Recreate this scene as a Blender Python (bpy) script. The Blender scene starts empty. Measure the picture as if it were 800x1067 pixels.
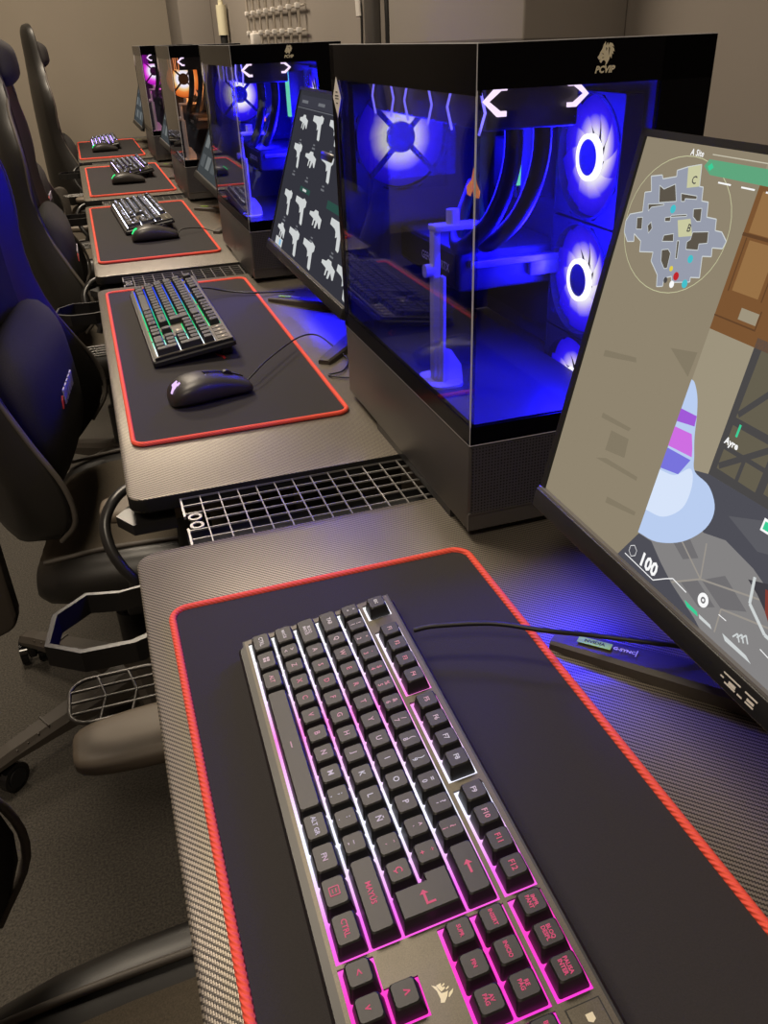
import bpy, bmesh, math, random
from mathutils import Matrix, Vector
random.seed(4)
PI = math.pi
col = bpy.context.scene.collection
DZ = 0.75                      # desk top height
PITCH = 1.12                   # distance from one desk to the next

# ------------------------------------------------------------------ materials
def lin(c):
    return tuple(((x/255)/12.92 if x/255 <= .04045 else ((x/255+.055)/1.055)**2.4) for x in c)
def base_mat(name):
    m = bpy.data.materials.new(name); m.use_nodes = True
    nt = m.node_tree; b = nt.nodes['Principled BSDF']
    return m, nt, b
def N(nt, t, **kw):
    n = nt.nodes.new(t)
    for k, v in kw.items(): setattr(n, k, v)
    return n
def mat(name, c, rough=.5, metal=0., spec=.5, noise=None, bump=None):
    m, nt, b = base_mat(name); c = lin(c)
    b.inputs['Base Color'].default_value = (*c, 1)
    b.inputs['Roughness'].default_value = rough
    b.inputs['Metallic'].default_value = metal
    b.inputs['Specular IOR Level'].default_value = spec
    tc = N(nt, 'ShaderNodeTexCoord')
    if noise:
        sc, amt = noise
        n = N(nt, 'ShaderNodeTexNoise'); n.inputs['Scale'].default_value = sc; n.inputs['Detail'].default_value = 4
        nt.links.new(tc.outputs['Object'], n.inputs['Vector'])
        r = N(nt, 'ShaderNodeMapRange'); r.inputs[1].default_value = .3; r.inputs[2].default_value = .7
        r.inputs[3].default_value = 1-amt; r.inputs[4].default_value = 1+amt
        nt.links.new(n.outputs['Fac'], r.inputs[0])
        mx = N(nt, 'ShaderNodeVectorMath', operation='SCALE'); mx.inputs[0].default_value = c
        nt.links.new(r.outputs[0], mx.inputs['Scale']); nt.links.new(mx.outputs[0], b.inputs['Base Color'])
    if bump:
        sc, st = bump
        n = N(nt, 'ShaderNodeTexNoise'); n.inputs['Scale'].default_value = sc; n.inputs['Detail'].default_value = 3
        nt.links.new(tc.outputs['Object'], n.inputs['Vector'])
        bp = N(nt, 'ShaderNodeBump'); bp.inputs['Strength'].default_value = st; bp.inputs['Distance'].default_value = .002
        nt.links.new(n.outputs['Fac'], bp.inputs['Height']); nt.links.new(bp.outputs[0], b.inputs['Normal'])
    return m
def emit(name, c, s=1.):
    m = bpy.data.materials.new(name); m.use_nodes = True; nt = m.node_tree; nt.nodes.clear()
    e = N(nt, 'ShaderNodeEmission'); o = N(nt, 'ShaderNodeOutputMaterial')
    e.inputs[0].default_value = (*lin(c), 1); e.inputs[1].default_value = s
    nt.links.new(e.outputs[0], o.inputs[0]); return m
def emit_ramp(name, stops, y0, y1, s=1., axis=1):
    """LED strip whose lamps change colour along the object's own axis"""
    m = bpy.data.materials.new(name); m.use_nodes = True; nt = m.node_tree; nt.nodes.clear()
    e = N(nt, 'ShaderNodeEmission'); o = N(nt, 'ShaderNodeOutputMaterial'); tc = N(nt, 'ShaderNodeTexCoord')
    sp = N(nt, 'ShaderNodeSeparateXYZ'); mr = N(nt, 'ShaderNodeMapRange'); cr = N(nt, 'ShaderNodeValToRGB')
    nt.links.new(tc.outputs['Object'], sp.inputs[0]); nt.links.new(sp.outputs[axis], mr.inputs[0])
    mr.inputs[1].default_value = y0; mr.inputs[2].default_value = y1
    nt.links.new(mr.outputs[0], cr.inputs[0])
    el = cr.color_ramp.elements
    while len(el) < len(stops): el.new(.5)
    for q, (p, c) in zip(el, stops): q.position = p
    for q, (p, c) in zip(el, stops): q.color = (*lin(c), 1)
    nt.links.new(cr.outputs[0], e.inputs[0]); e.inputs[1].default_value = s
    nt.links.new(e.outputs[0], o.inputs[0]); return m
def emit_radial(name, stops, r1, s=1.):
    m = bpy.data.materials.new(name); m.use_nodes = True; nt = m.node_tree; nt.nodes.clear()
    e = N(nt, 'ShaderNodeEmission'); o = N(nt, 'ShaderNodeOutputMaterial'); tc = N(nt, 'ShaderNodeTexCoord')
    ln = N(nt, 'ShaderNodeVectorMath', operation='LENGTH'); mr = N(nt, 'ShaderNodeMapRange'); cr = N(nt, 'ShaderNodeValToRGB')
    nt.links.new(tc.outputs['Object'], ln.inputs[0]); nt.links.new(ln.outputs['Value'], mr.inputs[0])
    mr.inputs[1].default_value = 0; mr.inputs[2].default_value = r1
    nt.links.new(mr.outputs[0], cr.inputs[0])
    el = cr.color_ramp.elements
    while len(el) < len(stops): el.new(.5)
    for q, (p, c) in zip(el, stops): q.position = p
    for q, (p, c) in zip(el, stops): q.color = (*lin(c), 1)
    nt.links.new(cr.outputs[0], e.inputs[0]); e.inputs[1].default_value = s
    nt.links.new(e.outputs[0], o.inputs[0]); return m
def glass_mat(name, tint):
    m = bpy.data.materials.new(name); m.use_nodes = True; nt = m.node_tree; nt.nodes.clear()
    o = N(nt, 'ShaderNodeOutputMaterial'); t = N(nt, 'ShaderNodeBsdfTransparent'); g = N(nt, 'ShaderNodeBsdfGlossy')
    f = N(nt, 'ShaderNodeFresnel'); ge = N(nt, 'ShaderNodeNewGeometry'); io = N(nt, 'ShaderNodeMapRange')
    io.inputs[3].default_value = 1.45; io.inputs[4].default_value = 1/1.45          # thin sheet: same reflectance from both sides
    nt.links.new(ge.outputs['Backfacing'], io.inputs[0]); nt.links.new(io.outputs[0], f.inputs[0])
    t.inputs[0].default_value = (*tint, 1); g.inputs['Roughness'].default_value = .01
    x = N(nt, 'ShaderNodeMixShader')
    nt.links.new(f.outputs[0], x.inputs[0]); nt.links.new(t.outputs[0], x.inputs[1]); nt.links.new(g.outputs[0], x.inputs[2])
    nt.links.new(x.outputs[0], o.inputs[0]); return m
def carbon_mat():
    """carbon-fibre look vinyl: 2/2 twill of lighter and darker threads"""
    m, nt, b = base_mat('carbon_twill'); tc = N(nt, 'ShaderNodeTexCoord'); sp = N(nt, 'ShaderNodeSeparateXYZ')
    nt.links.new(tc.outputs['Object'], sp.inputs[0])
    def M(op, a, bb=None):
        n = N(nt, 'ShaderNodeMath', operation=op)
        for i, v in enumerate((a, bb)):
            if v is None: continue
            if isinstance(v, (int, float)): n.inputs[i].default_value = v
            else: nt.links.new(v, n.inputs[i])
        return n.outputs[0]
    ix = M('FLOOR', M('DIVIDE', sp.outputs[0], .0013))
    t = M('FRACT', M('ADD', M('DIVIDE', sp.outputs[1], .0048), M('MULTIPLY', ix, .0013*1.0/.0048)))
    w = M('LESS_THAN', t, .55)
    fy = M('ABSOLUTE', M('SUBTRACT', M('FRACT', M('DIVIDE', sp.outputs[0], .0013)), .5))
    mx = N(nt, 'ShaderNodeMix', data_type='RGBA')
    nt.links.new(w, mx.inputs[0]); mx.inputs[6].default_value = (*lin((62, 58, 53)), 1); mx.inputs[7].default_value = (*lin((138, 130, 118)), 1)
    nt.links.new(mx.outputs[2], b.inputs['Base Color'])
    b.inputs['Metallic'].default_value = .45
    r = N(nt, 'ShaderNodeMapRange'); nt.links.new(w, r.inputs[0]); r.inputs[3].default_value = .42; r.inputs[4].default_value = .33
    nt.links.new(r.outputs[0], b.inputs['Roughness'])
    bp = N(nt, 'ShaderNodeBump'); bp.inputs['Strength'].default_value = .25; bp.inputs['Distance'].default_value = .0004
    nt.links.new(M('ADD', w, M('MULTIPLY', fy, -1.)), bp.inputs['Height']); nt.links.new(bp.outputs[0], b.inputs['Normal'])
    return m
def mesh_mat(name, c, cell, hole):
    """perforated sheet metal: rows of small dark holes"""
    m, nt, b = base_mat(name); tc = N(nt, 'ShaderNodeTexCoord')
    v = N(nt, 'ShaderNodeTexVoronoi'); v.inputs['Scale'].default_value = 1/cell; v.inputs['Randomness'].default_value = .08
    nt.links.new(tc.outputs['Object'], v.inputs['Vector'])
    l = N(nt, 'ShaderNodeMath', operation='LESS_THAN'); l.inputs[1].default_value = hole
    nt.links.new(v.outputs['Distance'], l.inputs[0])
    mx = N(nt, 'ShaderNodeMix', data_type='RGBA'); nt.links.new(l.outputs[0], mx.inputs[0])
    mx.inputs[6].default_value = (*lin(c), 1); mx.inputs[7].default_value = (.002, .002, .002, 1)
    nt.links.new(mx.outputs[2], b.inputs['Base Color']); b.inputs['Roughness'].default_value = .45; b.inputs['Metallic'].default_value = .3
    return m
def stitch_mat(name, c):
    m = mat(name, c, .75); nt = m.node_tree; b = nt.nodes['Principled BSDF']
    tc = N(nt, 'ShaderNodeTexCoord'); w = N(nt, 'ShaderNodeTexWave'); w.inputs['Scale'].default_value = 130
    w.bands_direction = 'DIAGONAL'
    nt.links.new(tc.outputs['Object'], w.inputs['Vector'])
    bp = N(nt, 'ShaderNodeBump'); bp.inputs['Strength'].default_value = .6; bp.inputs['Distance'].default_value = .001
    nt.links.new(w.outputs['Fac'], bp.inputs['Height']); nt.links.new(bp.outputs[0], b.inputs['Normal']); return m

M = {}
M['carpet'] = mat('dark_carpet', (66, 62, 56), .95, noise=(260, .55), bump=(420, 1.0))
M['wall'] = mat('painted_wall', (142, 133, 120), .85, noise=(1.6, .05), bump=(70, .06))
M['wallr'] = mat('painted_side_wall', (138, 130, 122), .85, noise=(1.8, .06), bump=(70, .08))
M['pillar'] = mat('painted_pillar', (130, 123, 116), .85, noise=(2, .05), bump=(70, .06))
M['ceil'] = mat('ceiling_paint', (120, 115, 108), .9)
M['carbon'] = carbon_mat()
M['black'] = mat('black_plastic', (26, 26, 27), .42)
M['satin'] = mat('satin_black', (34, 33, 33), .33)
M['gloss'] = mat('gloss_black', (12, 12, 14), .12)
M['matte'] = mat('matte_black', (16, 16, 17), .7)
M['metal'] = mat('black_steel', (30, 29, 29), .38, .4)
M['wire'] = mat('coated_wire', (150, 148, 146), .35, .6)
M['pad'] = mat('mousepad_cloth', (40, 37, 38), .92, noise=(900, .12), bump=(1400, .25))
M['red'] = stitch_mat('red_stitching', (236, 84, 64))
M['redlogo'] = mat('red_print', (190, 40, 40), .6)
M['cap'] = mat('keycap_plastic', (24, 23, 22), .45, bump=(2500, .05))
M['plate'] = mat('brushed_plate', (84, 79, 70), .42, .45, noise=(1500, .2))
M['outline'] = mat('groove_and_edge_shade', (10, 10, 10), .6)
M['silver'] = mat('pale_print', (215, 208, 180), .4)
M['white'] = mat('white_plastic', (215, 210, 205), .5)
M['grey'] = mat('grey_metal', (140, 138, 138), .35, .5)
M['wiredark'] = mat('dark_wire', (84, 82, 80), .35, .5)
M['green'] = mat('green_sticker', (150, 200, 40), .5)
M['casebase'] = mat('case_base_steel', (76, 73, 71), .42, .3, bump=(1500, .05))
M['casemesh'] = mesh_mat('perforated_steel', (70, 68, 72), .0034, .32)
M['caseblack'] = mat('case_black_border', (4, 4, 6), .2, spec=.08); M['shelf'] = mat('case_shelf', (56, 56, 62), .35)
M['inside'] = mat('case_inside', (66, 66, 74), .5)
M['insidedark'] = mat('case_component', (44, 44, 48), .45)
M['rod'] = mat('pale_rod', (165, 156, 144), .4)
M['edge'] = mat('glass_edge', (190, 190, 195), .3)
M['glass'] = glass_mat('tempered_glass', (.86, .86, .9)); M['glasst'] = glass_mat('tinted_glass', (.74, .74, .78))
M['leather'] = mat('chair_leatherette', (34, 32, 30), .42, bump=(900, .06))
M['fabric'] = mat('chair_fabric', (46, 44, 43), .95, noise=(700, .25), bump=(1200, .2))
M['seatfabric'] = mat('seat_fabric', (82, 74, 62), .95, noise=(700, .25), bump=(1200, .2))
M['piping'] = mat('chair_piping', (84, 78, 72), .6)
M['pale'] = mat('beige_print', (220, 215, 235), .6)
M['chairplastic'] = mat('chair_plastic', (62, 56, 50), .5, bump=(900, .1))
M['cable'] = mat('cable_rubber', (24, 23, 23), .5)
M['mouse'] = mat('mouse_shell', (46, 43, 41), .42, bump=(2500, .04))
M['padgrey'] = mat('armrest_foam', (96, 86, 74), .55)

# ------------------------------------------------------------------ mesh builder
_txt = {}
def text_mesh(s, size, bold=0., extr=.0):
    k = (s, size, bold, extr)
    if k not in _txt:
        cu = bpy.data.curves.new('t', 'FONT'); cu.body = s; cu.size = size; cu.align_x = 'CENTER'; cu.align_y = 'CENTER'
        cu.resolution_u = 2; cu.offset = bold; cu.extrude = extr
        o = bpy.data.objects.new('t', cu)
        me = o.to_mesh()
        _txt[k] = ([v.co.copy() for v in me.vertices], [list(p.vertices) for p in me.polygons])
        o.to_mesh_clear(); bpy.data.objects.remove(o); bpy.data.curves.remove(cu)
    return _txt[k]
class B:
    def __init__(s): s.bm = bmesh.new()
    def add(s, vs, fs, mi=0, X=None, smooth=False):
        if X is not None: vs = [X @ Vector(v) for v in vs]
        w = [s.bm.verts.new(v) for v in vs]
        for f in fs:
            try: q = s.bm.faces.new([w[i] for i in f])
            except ValueError: continue
            q.material_index = mi; q.smooth = smooth
        return s
    def bm_add(s, t, mi=0, X=None, smooth=False):
        t.verts.index_update()
        return s.add([v.co.copy() for v in t.verts], [[v.index for v in f.verts] for f in t.faces], mi, X, smooth)
    def box(s, lo, hi, mi=0, bev=0, seg=2, X=None, smooth=None):
        t = bmesh.new(); bmesh.ops.create_cube(t, size=1)
        for v in t.verts:
            v.co = Vector([(lo[i]+hi[i])/2+v.co[i]*(hi[i]-lo[i]) for i in range(3)])
        if bev: bmesh.ops.bevel(t, geom=t.edges[:], offset=bev, segments=seg, profile=.5, affect='EDGES')
        s.bm_add(t, mi, X, bool(bev) if smooth is None else smooth); t.free(); return s
    def prism(s, pts, z0, z1, mi=0, X=None, bev=0):
        """closed outline in the local xy plane, extruded along z"""
        n = len(pts); vs = [(p[0], p[1], z0) for p in pts]+[(p[0], p[1], z1) for p in pts]
        fs = [list(range(n))[::-1], list(range(n, 2*n))]+[[i, (i+1) % n, n+(i+1) % n, n+i] for i in range(n)]
        if bev:
            t = bmesh.new(); w = [t.verts.new(v) for v in vs]
            for f in fs: t.faces.new([w[i] for i in f])
            ed = [e for e in t.edges if abs(e.verts[0].co.z-e.verts[1].co.z) < 1e-9]
            bmesh.ops.bevel(t, geom=ed, offset=bev, segments=2, profile=.5, affect='EDGES')
            s.bm_add(t, mi, X, True); t.free(); return s
        return s.add(vs, fs, mi, X)
    def flat(s, pts, z, mi=0, X=None):
        return s.add([(p[0], p[1], z) for p in pts], [list(range(len(pts)))], mi, X)
    def cyl(s, a, b, r, mi=0, n=16, r2=None, X=None, smooth=True):
        a = Vector(a); b = Vector(b); d = (b-a); q = d.to_track_quat('Z', 'Y').to_matrix()
        r2 = r if r2 is None else r2; vs = []
        for p, rr in ((a, r), (b, r2)):
            for i in range(n):
                t = 2*PI*i/n; vs.append(p+q @ Vector((rr*math.cos(t), rr*math.sin(t), 0)))
        s.add(vs, [[i, (i+1) % n, n+(i+1) % n, n+i] for i in range(n)], mi, X, smooth)
        s.add(vs, [list(range(n))[::-1], list(range(n, 2*n))], mi, X); return s
    def tube(s, pts, r, mi=0, n=8, closed=False, X=None, sy=1.):
        P = [Vector(p) for p in pts]; m = len(P); vs = []; up = Vector((0, 0, 1)); prev = None
        for i, p in enumerate(P):
            a = P[(i-1) % m] if (closed or i > 0) else p; b = P[(i+1) % m] if (closed or i < m-1) else p
            t = (b-a).normalized()
            ref = up if prev is None else prev
            sd = t.cross(ref)
            if sd.length < 1e-4: sd = t.cross(Vector((1, 0, 0)))
            sd.normalize(); nn = sd.cross(t).normalized(); prev = nn
            rr = r(i/(m-1)) if callable(r) else r
            for j in range(n):
                an = 2*PI*j/n; vs.append(p+sd*rr*math.cos(an)+nn*rr*sy*math.sin(an))
        fs = []
        for i in range(m if closed else m-1):
            k = (i+1) % m
            for j in range(n): fs.append([i*n+j, i*n+(j+1) % n, k*n+(j+1) % n, k*n+j])
        s.add(vs, fs, mi, X, True)
        if not closed: s.add(vs, [list(range(n))[::-1], [(m-1)*n+j for j in range(n)]], mi, X)
        return s
    def loft(s, rings, mi=0, X=None, caps=True, smooth=True, fm=None):
        n = len(rings[0]); vs = [v for r in rings for v in r]
        for i in range(len(rings)-1):
            pass
        w = [s.bm.verts.new(X @ Vector(v) if X is not None else v) for v in vs]
        for i in range(len(rings)-1):
            for j in range(n):
                q = s.bm.faces.new([w[i*n+j], w[i*n+(j+1) % n], w[(i+1)*n+(j+1) % n], w[(i+1)*n+j]])
                q.material_index = fm(i, j) if fm else mi; q.smooth = smooth
        if caps:
            for k in (0, len(rings)-1):
                q = s.bm.faces.new([w[k*n+j] for j in range(n)]); q.material_index = mi; q.smooth = smooth
        return s
    def text(s, st, size, X, mi=0, bold=0., extr=0.):
        v, f = text_mesh(st, size, bold, extr); return s.add(v, f, mi, X)
    def ring(s, r0, r1, z0, z1, mi=0, n=32, X=None):
        vs = []
        for rr, z in ((r0, z0), (r1, z0), (r1, z1), (r0, z1)):
            vs += [(rr*math.cos(2*PI*i/n), rr*math.sin(2*PI*i/n), z) for i in range(n)]
        fs = []
        for k in range(4):
            for i in range(n): fs.append([k*n+i, k*n+(i+1) % n, ((k+1) % 4)*n+(i+1) % n, ((k+1) % 4)*n+i])
        return s.add(vs, fs, mi, X, False)
    def disc(s, r, z, mi=0, n=32, X=None):
        return s.flat([(r*math.cos(2*PI*i/n), r*math.sin(2*PI*i/n)) for i in range(n)], z, mi, X)
    def done(s, name, mats, parent=None, loc=None, subsurf=0, fixn=True):
        if fixn: bmesh.ops.recalc_face_normals(s.bm, faces=s.bm.faces[:])
        me = bpy.data.meshes.new(name); s.bm.to_mesh(me); s.bm.free()
        for m in (mats if isinstance(mats, (list, tuple)) else [mats]): me.materials.append(m)
        o = bpy.data.objects.new(name, me); col.objects.link(o)
        if parent: o.parent = parent
        if loc: o.location = loc
        if subsurf:
            d = o.modifiers.new('smooth', 'SUBSURF'); d.levels = d.render_levels = subsurf
        return o
def thing(name, label, cat, loc=(0, 0, 0), rz=0, group=None):
    o = bpy.data.objects.new(name, None); col.objects.link(o); o.empty_display_size = .05
    o.location = loc; o.rotation_euler = (0, 0, rz); o['label'] = label; o['category'] = cat
    if group: o['group'] = group
    return o
def tag(o, label, cat, group=None):
    o['label'] = label; o['category'] = cat
    if group: o['group'] = group
    return o
def copy_tree(root, loc, rz, label, swap=None):
    """copy of a thing with copies of its parts and their sub-parts; swap = {material: other material}"""
    def cp(o, par):
        c = o.copy(); col.objects.link(c)
        if par: c.parent = par
        if swap and c.type == 'MESH':
            for sl, s0 in zip(c.material_slots, o.material_slots):
                if s0.material in swap:
                    sl.link = 'OBJECT'; sl.material = swap[s0.material]
        for ch in list(o.children): cp(ch, c)
        return c
    r = cp(root, None); r.location = loc; r.rotation_euler = (0, 0, rz); r['label'] = label
    return r
def T(x, y, z): return Matrix.Translation((x, y, z))
def R(a, ax): return Matrix.Rotation(a, 4, ax)
def rrect(x0, y0, x1, y1, r, n=6):
    pts = []
    for cx, cy, a in ((x1-r, y1-r, 0), (x0+r, y1-r, 90), (x0+r, y0+r, 180), (x1-r, y0+r, 270)):
        for i in range(n+1):
            t = math.radians(a+90*i/n); pts.append((cx+r*math.cos(t), cy+r*math.sin(t)))
    return pts
def bez(P, n=24):
    """smooth curve through points (Catmull-Rom)"""
    P = [Vector(p) for p in P]; Q = [P[0]*2-P[1]]+P+[P[-1]*2-P[-2]]; out = []
    for i in range(1, len(Q)-2):
        a, b, c, d = Q[i-1:i+3]
        for k in range(n):
            t = k/n; out.append(.5*((2*b)+(c-a)*t+(2*a-5*b+4*c-d)*t*t+(3*b-a-3*c+d)*t**3))
    out.append(P[-1]); return out

# ------------------------------------------------------------------ room
XW, YF, XL, YB, HC = .72, 5.12, -2.6, -2.4, 2.75
def struct(name, b, m):
    o = b.done(name, m); o['kind'] = 'structure'; return o
struct('floor', B().box((XL-.1, YB-.1, -.1), (XW+.1, YF+.1, 0)), M['carpet'])
struct('ceiling', B().box((XL-.1, YB-.1, HC), (XW+.1, YF+.1, HC+.1)), M['ceil'])
struct('wall_far', B().box((XL-.1, YF, 0), (XW+.1, YF+.1, HC)), M['wall'])
struct('wall_right', B().box((XW, YB, 0), (XW+.1, YF, HC)), M['wallr'])
struct('wall_left', B().box((XL-.1, YB, 0), (XL, YF, HC)), M['wall'])
struct('wall_back', B().box((XL-.1, YB-.1, 0), (XW+.1, YB, HC)), M['wall'])
struct('trim_1', B().box((.555, .66, 0), (XW, 1.235, HC), 0, .004), M['pillar'])
struct('trim_2', B().box((.55, 4.57, 0), (XW, YF, HC), 0, .004), M['pillar'])

# ------------------------------------------------------------------ desks
def make_desk(label):
    # origin under the desk top's left far corner line: x = front edge, y = far end of the desk
    t = thing('gaming_desk', label, 'desk', (-.083, .218, DZ), 0, 'carbon look gaming desks in a row')
    B().prism(rrect(0, -1.0, .60, 0, .022), -.018, 0, 0, bev=.0015).done('desk_top', [M['carbon'], M['outline']], t)
    for f in t.children[0].data.polygons:
        if abs(f.normal.z) < .35: f.material_index = 1  # edge faces coloured near black, shadow put into the colour
    for y in (-.88, -.12):
        b = B(); b.box((.22, y-.035, -DZ+.03), (.30, y+.035, -.045), 0, .004)
        b.box((.02, y-.03, -.045), (.58, y+.03, -.018), 0, .003)
        f = b.done('leg', [M['metal']], t)
        B().box((.0, y-.04, -DZ), (.56, y+.04, -DZ+.03), 0, .008).done('foot', [M['metal']], f)
    B().box((.245, -.85, -.12), (.275, -.15, -.06), 0, .003).done('crossbar', [M['metal']], t)
    # cup holder clipped to the front edge near the far end: open ring with a wire tray below
    b = B(); cx, cy = .0, -.072
    o = [(-.092, -.030), (-.060, -.052), (-.012, -.054), (.012, -.045), (.012, .040), (-.02, .036), (-.054, .044), (-.085, .018)]
    wall = []
    P = [(cx+x*.98, cy+y) for x, y in o]
    n = len(P); th = .0035
    cen = Vector((cx-.042, cy, 0))
    ins = [(cen.x+(x-cen.x)*.9, cen.y+(y-cen.y)*.9) for x, y in P]
    vs = [(x, y, -.036) for x, y in P]+[(x, y, -.014) for x, y in P]+[(x, y, -.014) for x, y in ins]+[(x, y, -.036) for x, y in ins]
    fs = []
    for k in range(4):
        for i in range(n): fs.append([k*n+i, k*n+(i+1) % n, ((k+1) % 4)*n+(i+1) % n, ((k+1) % 4)*n+i])
    b.add(vs, fs)
    b.box((cx+.01, cy-.04, -.112), (cx+.022, cy+.03, -.012), 0, .002)
    b.box((cx+.01, cy-.02, -.03), (.03, cy+.02, -.019), 0, .002)
    ch = b.done('cup_holder', [M['satin']], t)
    b = B(); zt = -.108
    tr = [(cx+x, cy+y, zt) for x, y in rrect(-.088, -.036, .008, .03, .02, 4)]
    b.tube(tr, .0022, 0, 6, closed=True)
    for k in range(1, 4):
        y = cy-.036+.066*k/4; b.tube([(cx-.086, y, zt), (cx+.008, y, zt)], .0016, 0, 6)
    for xx in (-.06, -.03):
        b.tube([(cx+xx, cy-.036, zt), (cx+xx+.007, cy-.003, zt), (cx+xx, cy+.03, zt)], .0016, 0, 6)
    b.done('cup_tray', [M['wiredark']], ch)
    # headphone hook at the near end
    b = B()
    b.tube(bez([(.03, -.91, -.024), (.0, -.915, -.024), (-.02, -.93, -.032), (-.033, -.947, -.05), (-.032, -.965, -.075), (-.022, -.978, -.098), (-.012, -.985, -.115), (-.016, -.988, -.13)], 8), .0075, 0, 10, sy=.8)
    b.prism([(.0, -.99), (.05, -.99), (.05, -.9), (.005, -.93), (-.018, -.96)], -.05, -.036, 0)
    b.done('headphone_hook', [M['satin']], t)
    # wire grid bridging the gap to the next desk
    b = B(); zg = -.006; x0, x1, y0, y1 = .058, .50, .002, .1185
    ny, nx = 6, 20
    for j in range(ny+1):
        y = y0+(y1-y0)*j/ny
        xs = x0 if j != 3 else x0+.022
        b.box((xs, y-.0007, zg-.002), (x1, y+.0007, zg))
    for i in range(1, nx+1):
        x = x0+(x1-x0)*i/nx; b.box((x-.0007, y0, zg-.002), (x+.0007, y1, zg))
    for s in (-1, 1):
        ym = (y0+y1)/2
        b.box((x0-.0012, ym+s*.014, zg-.004), (x0+.0012, ym+s*.059, zg))
        b.ring(.0048, .0078, zg-.002, zg, 0, 20, T(x0+.0105, ym+s*.0095, 0))
    b.box((x0, y0, zg-.05), (x1, y1, zg-.047), 1)  # black sheet added below so the grid openings look shaded
    b.done('grid_rack', [M['wire'], M['matte']], t)
    return t
dl = ['carbon pattern desk nearest the camera, under the pink lit keyboard and map monitor',
      'second carbon pattern desk, under the blue and green lit keyboard and grey mouse cable',
      'middle carbon pattern desk, third in the row, its near edge lit by a green spot',
      'fourth carbon pattern desk, one before the desk at the far wall',
      'farthest carbon pattern desk, against the far wall']
desk = make_desk(dl[0])
for k in range(1, 5): copy_tree(desk, (-.083, .218+PITCH*k, DZ), 0, dl[k])

# ------------------------------------------------------------------ mouse pads
def make_pad(label):
    t = thing('mouse_pad', label, 'mouse pad', (0, 0, DZ), 0, 'black desk pads with red stitched edge')
    B().prism(rrect(0, -.806, .292, 0, .016), 0, .0035, 0).done('pad_cloth', [M['pad']], t)
    b = B(); b.tube([(x, y, .0034) for x, y in rrect(.001, -.805, .291, -.001, .016, 8)], .0034, 0, 8, closed=True)
    b.done('stitched_edge', [M['red']], t)
    b = B(); X = T(.160, -.50+.0, .0038) @ R(-PI/2, 'Z')
    b.prism([(-.018, -.006), (-.006, -.004), (.004, .003), (.018, .004), (.012, .008), (.0, .007), (-.01, .001)], 0, .0003, 0, X)
    b.done('pad_logo', [M['redlogo']], t)
    return t
padx = [-.066+.006, -.066, -.066-.004, -.066+.006, -.066-.008]
pady = [.1047, 1.2909-.0, 2.388, 3.446, 4.60]
pl = ['black desk pad with red edge under the nearest, pink lit keyboard',
      'black desk pad with red edge holding the keyboard lit blue and green',
      'black desk pad with red edge under the white lit keyboard on the third desk',
      'black desk pad with red edge under the violet lit keyboard on the fourth desk',
      'small looking black desk pad with red edge on the farthest desk by the wall']
pad = make_pad(pl[0]); pad.location = (padx[0], pady[0], DZ)
for k in range(1, 5): copy_tree(pad, (padx[k], pady[k], DZ), 0, pl[k])
PADZ = DZ+.0035

# ------------------------------------------------------------------ keyboards
U = .01905; TILT = R(-math.radians(8), 'Y')
HP, HK = .0195, .0285          # plate and key top heights above the pad at the first row
W_, PK, MG = (255, 250, 255), (255, 160, 235), (255, 60, 220)
G1 = emit_ramp('led_white_pink', [(0, (255, 255, 255)), (.16, (245, 225, 255)), (.26, (255, 130, 220)), (.36, (250, 190, 250)), (.46, (240, 240, 255)), (.52, (235, 235, 255)), (.62, (240, 110, 235)), (.72, (255, 65, 190)), (1, (240, 50, 225))], 0, -22.5*U, 1.25)
G2 = emit_ramp('led_blue_green', [(0, (50, 70, 235)), (.3, (60, 110, 240)), (.42, (50, 190, 130)), (.72, (45, 200, 110)), (.84, (130, 225, 190)), (.93, (235, 250, 255)), (1, (245, 250, 255))], 0, -22.5*U, 1.4)
G3 = emit('led_white', (225, 228, 255), 12)
G4 = emit('led_violet', (190, 165, 255), 10)
G5 = emit('led_violet_pale', (165, 140, 250), 9)
L1 = emit_ramp('legend_white_pink', [(0, (235, 225, 225)), (.10, (235, 200, 205)), (.18, (235, 140, 160)), (.3, (230, 175, 195)), (.42, (225, 220, 235)), (.52, (225, 205, 225)), (.58, (235, 110, 140)), (1, (225, 70, 120))], 0, -22.5*U, .8)
L3 = emit('legend_bright', (215, 215, 245), 3.5)
L2 = emit('legend_pale', (150, 140, 165), .55)
def keycap(b, w, h, cx, cy, poly=None):
    g = .0007
    if poly is None:
        rings = []
        for (ins, z, r, sh) in ((g, HP-.0022, .0013, 0), (.0026, HK-.0009, .002, .0004), (.0034, HK, .002, .0004)):
            rings.append([(cx+x+sh*.5, cy+y, z) for x, y in rrect(-h/2+ins, -w/2+ins*.95, h/2-ins, w/2-ins*.95, r, 3)])
        b.loft(rings, 0, TILT, smooth=False)
    else:
        c = Vector((cx, cy))
        def off(d):   # inset of the L outline given as corners in order
            n = len(poly); out = []
            for i in range(n):
                a, p, q = Vector(poly[i-1]), Vector(poly[i]), Vector(poly[(i+1) % n])
                d1 = (p-a).normalized(); d2 = (q-p).normalized()
                n1 = Vector((-d1.y, d1.x)); n2 = Vector((-d2.y, d2.x)); out.append(p+(n1+n2)*d)
            return out
        rings = [[(p.x, p.y, z) for p in off(i)] for i, z in ((g, HP-.0022), (.0026, HK-.0009), (.0034, HK))]
        b.loft(rings, 0, TILT, smooth=False)
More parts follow.
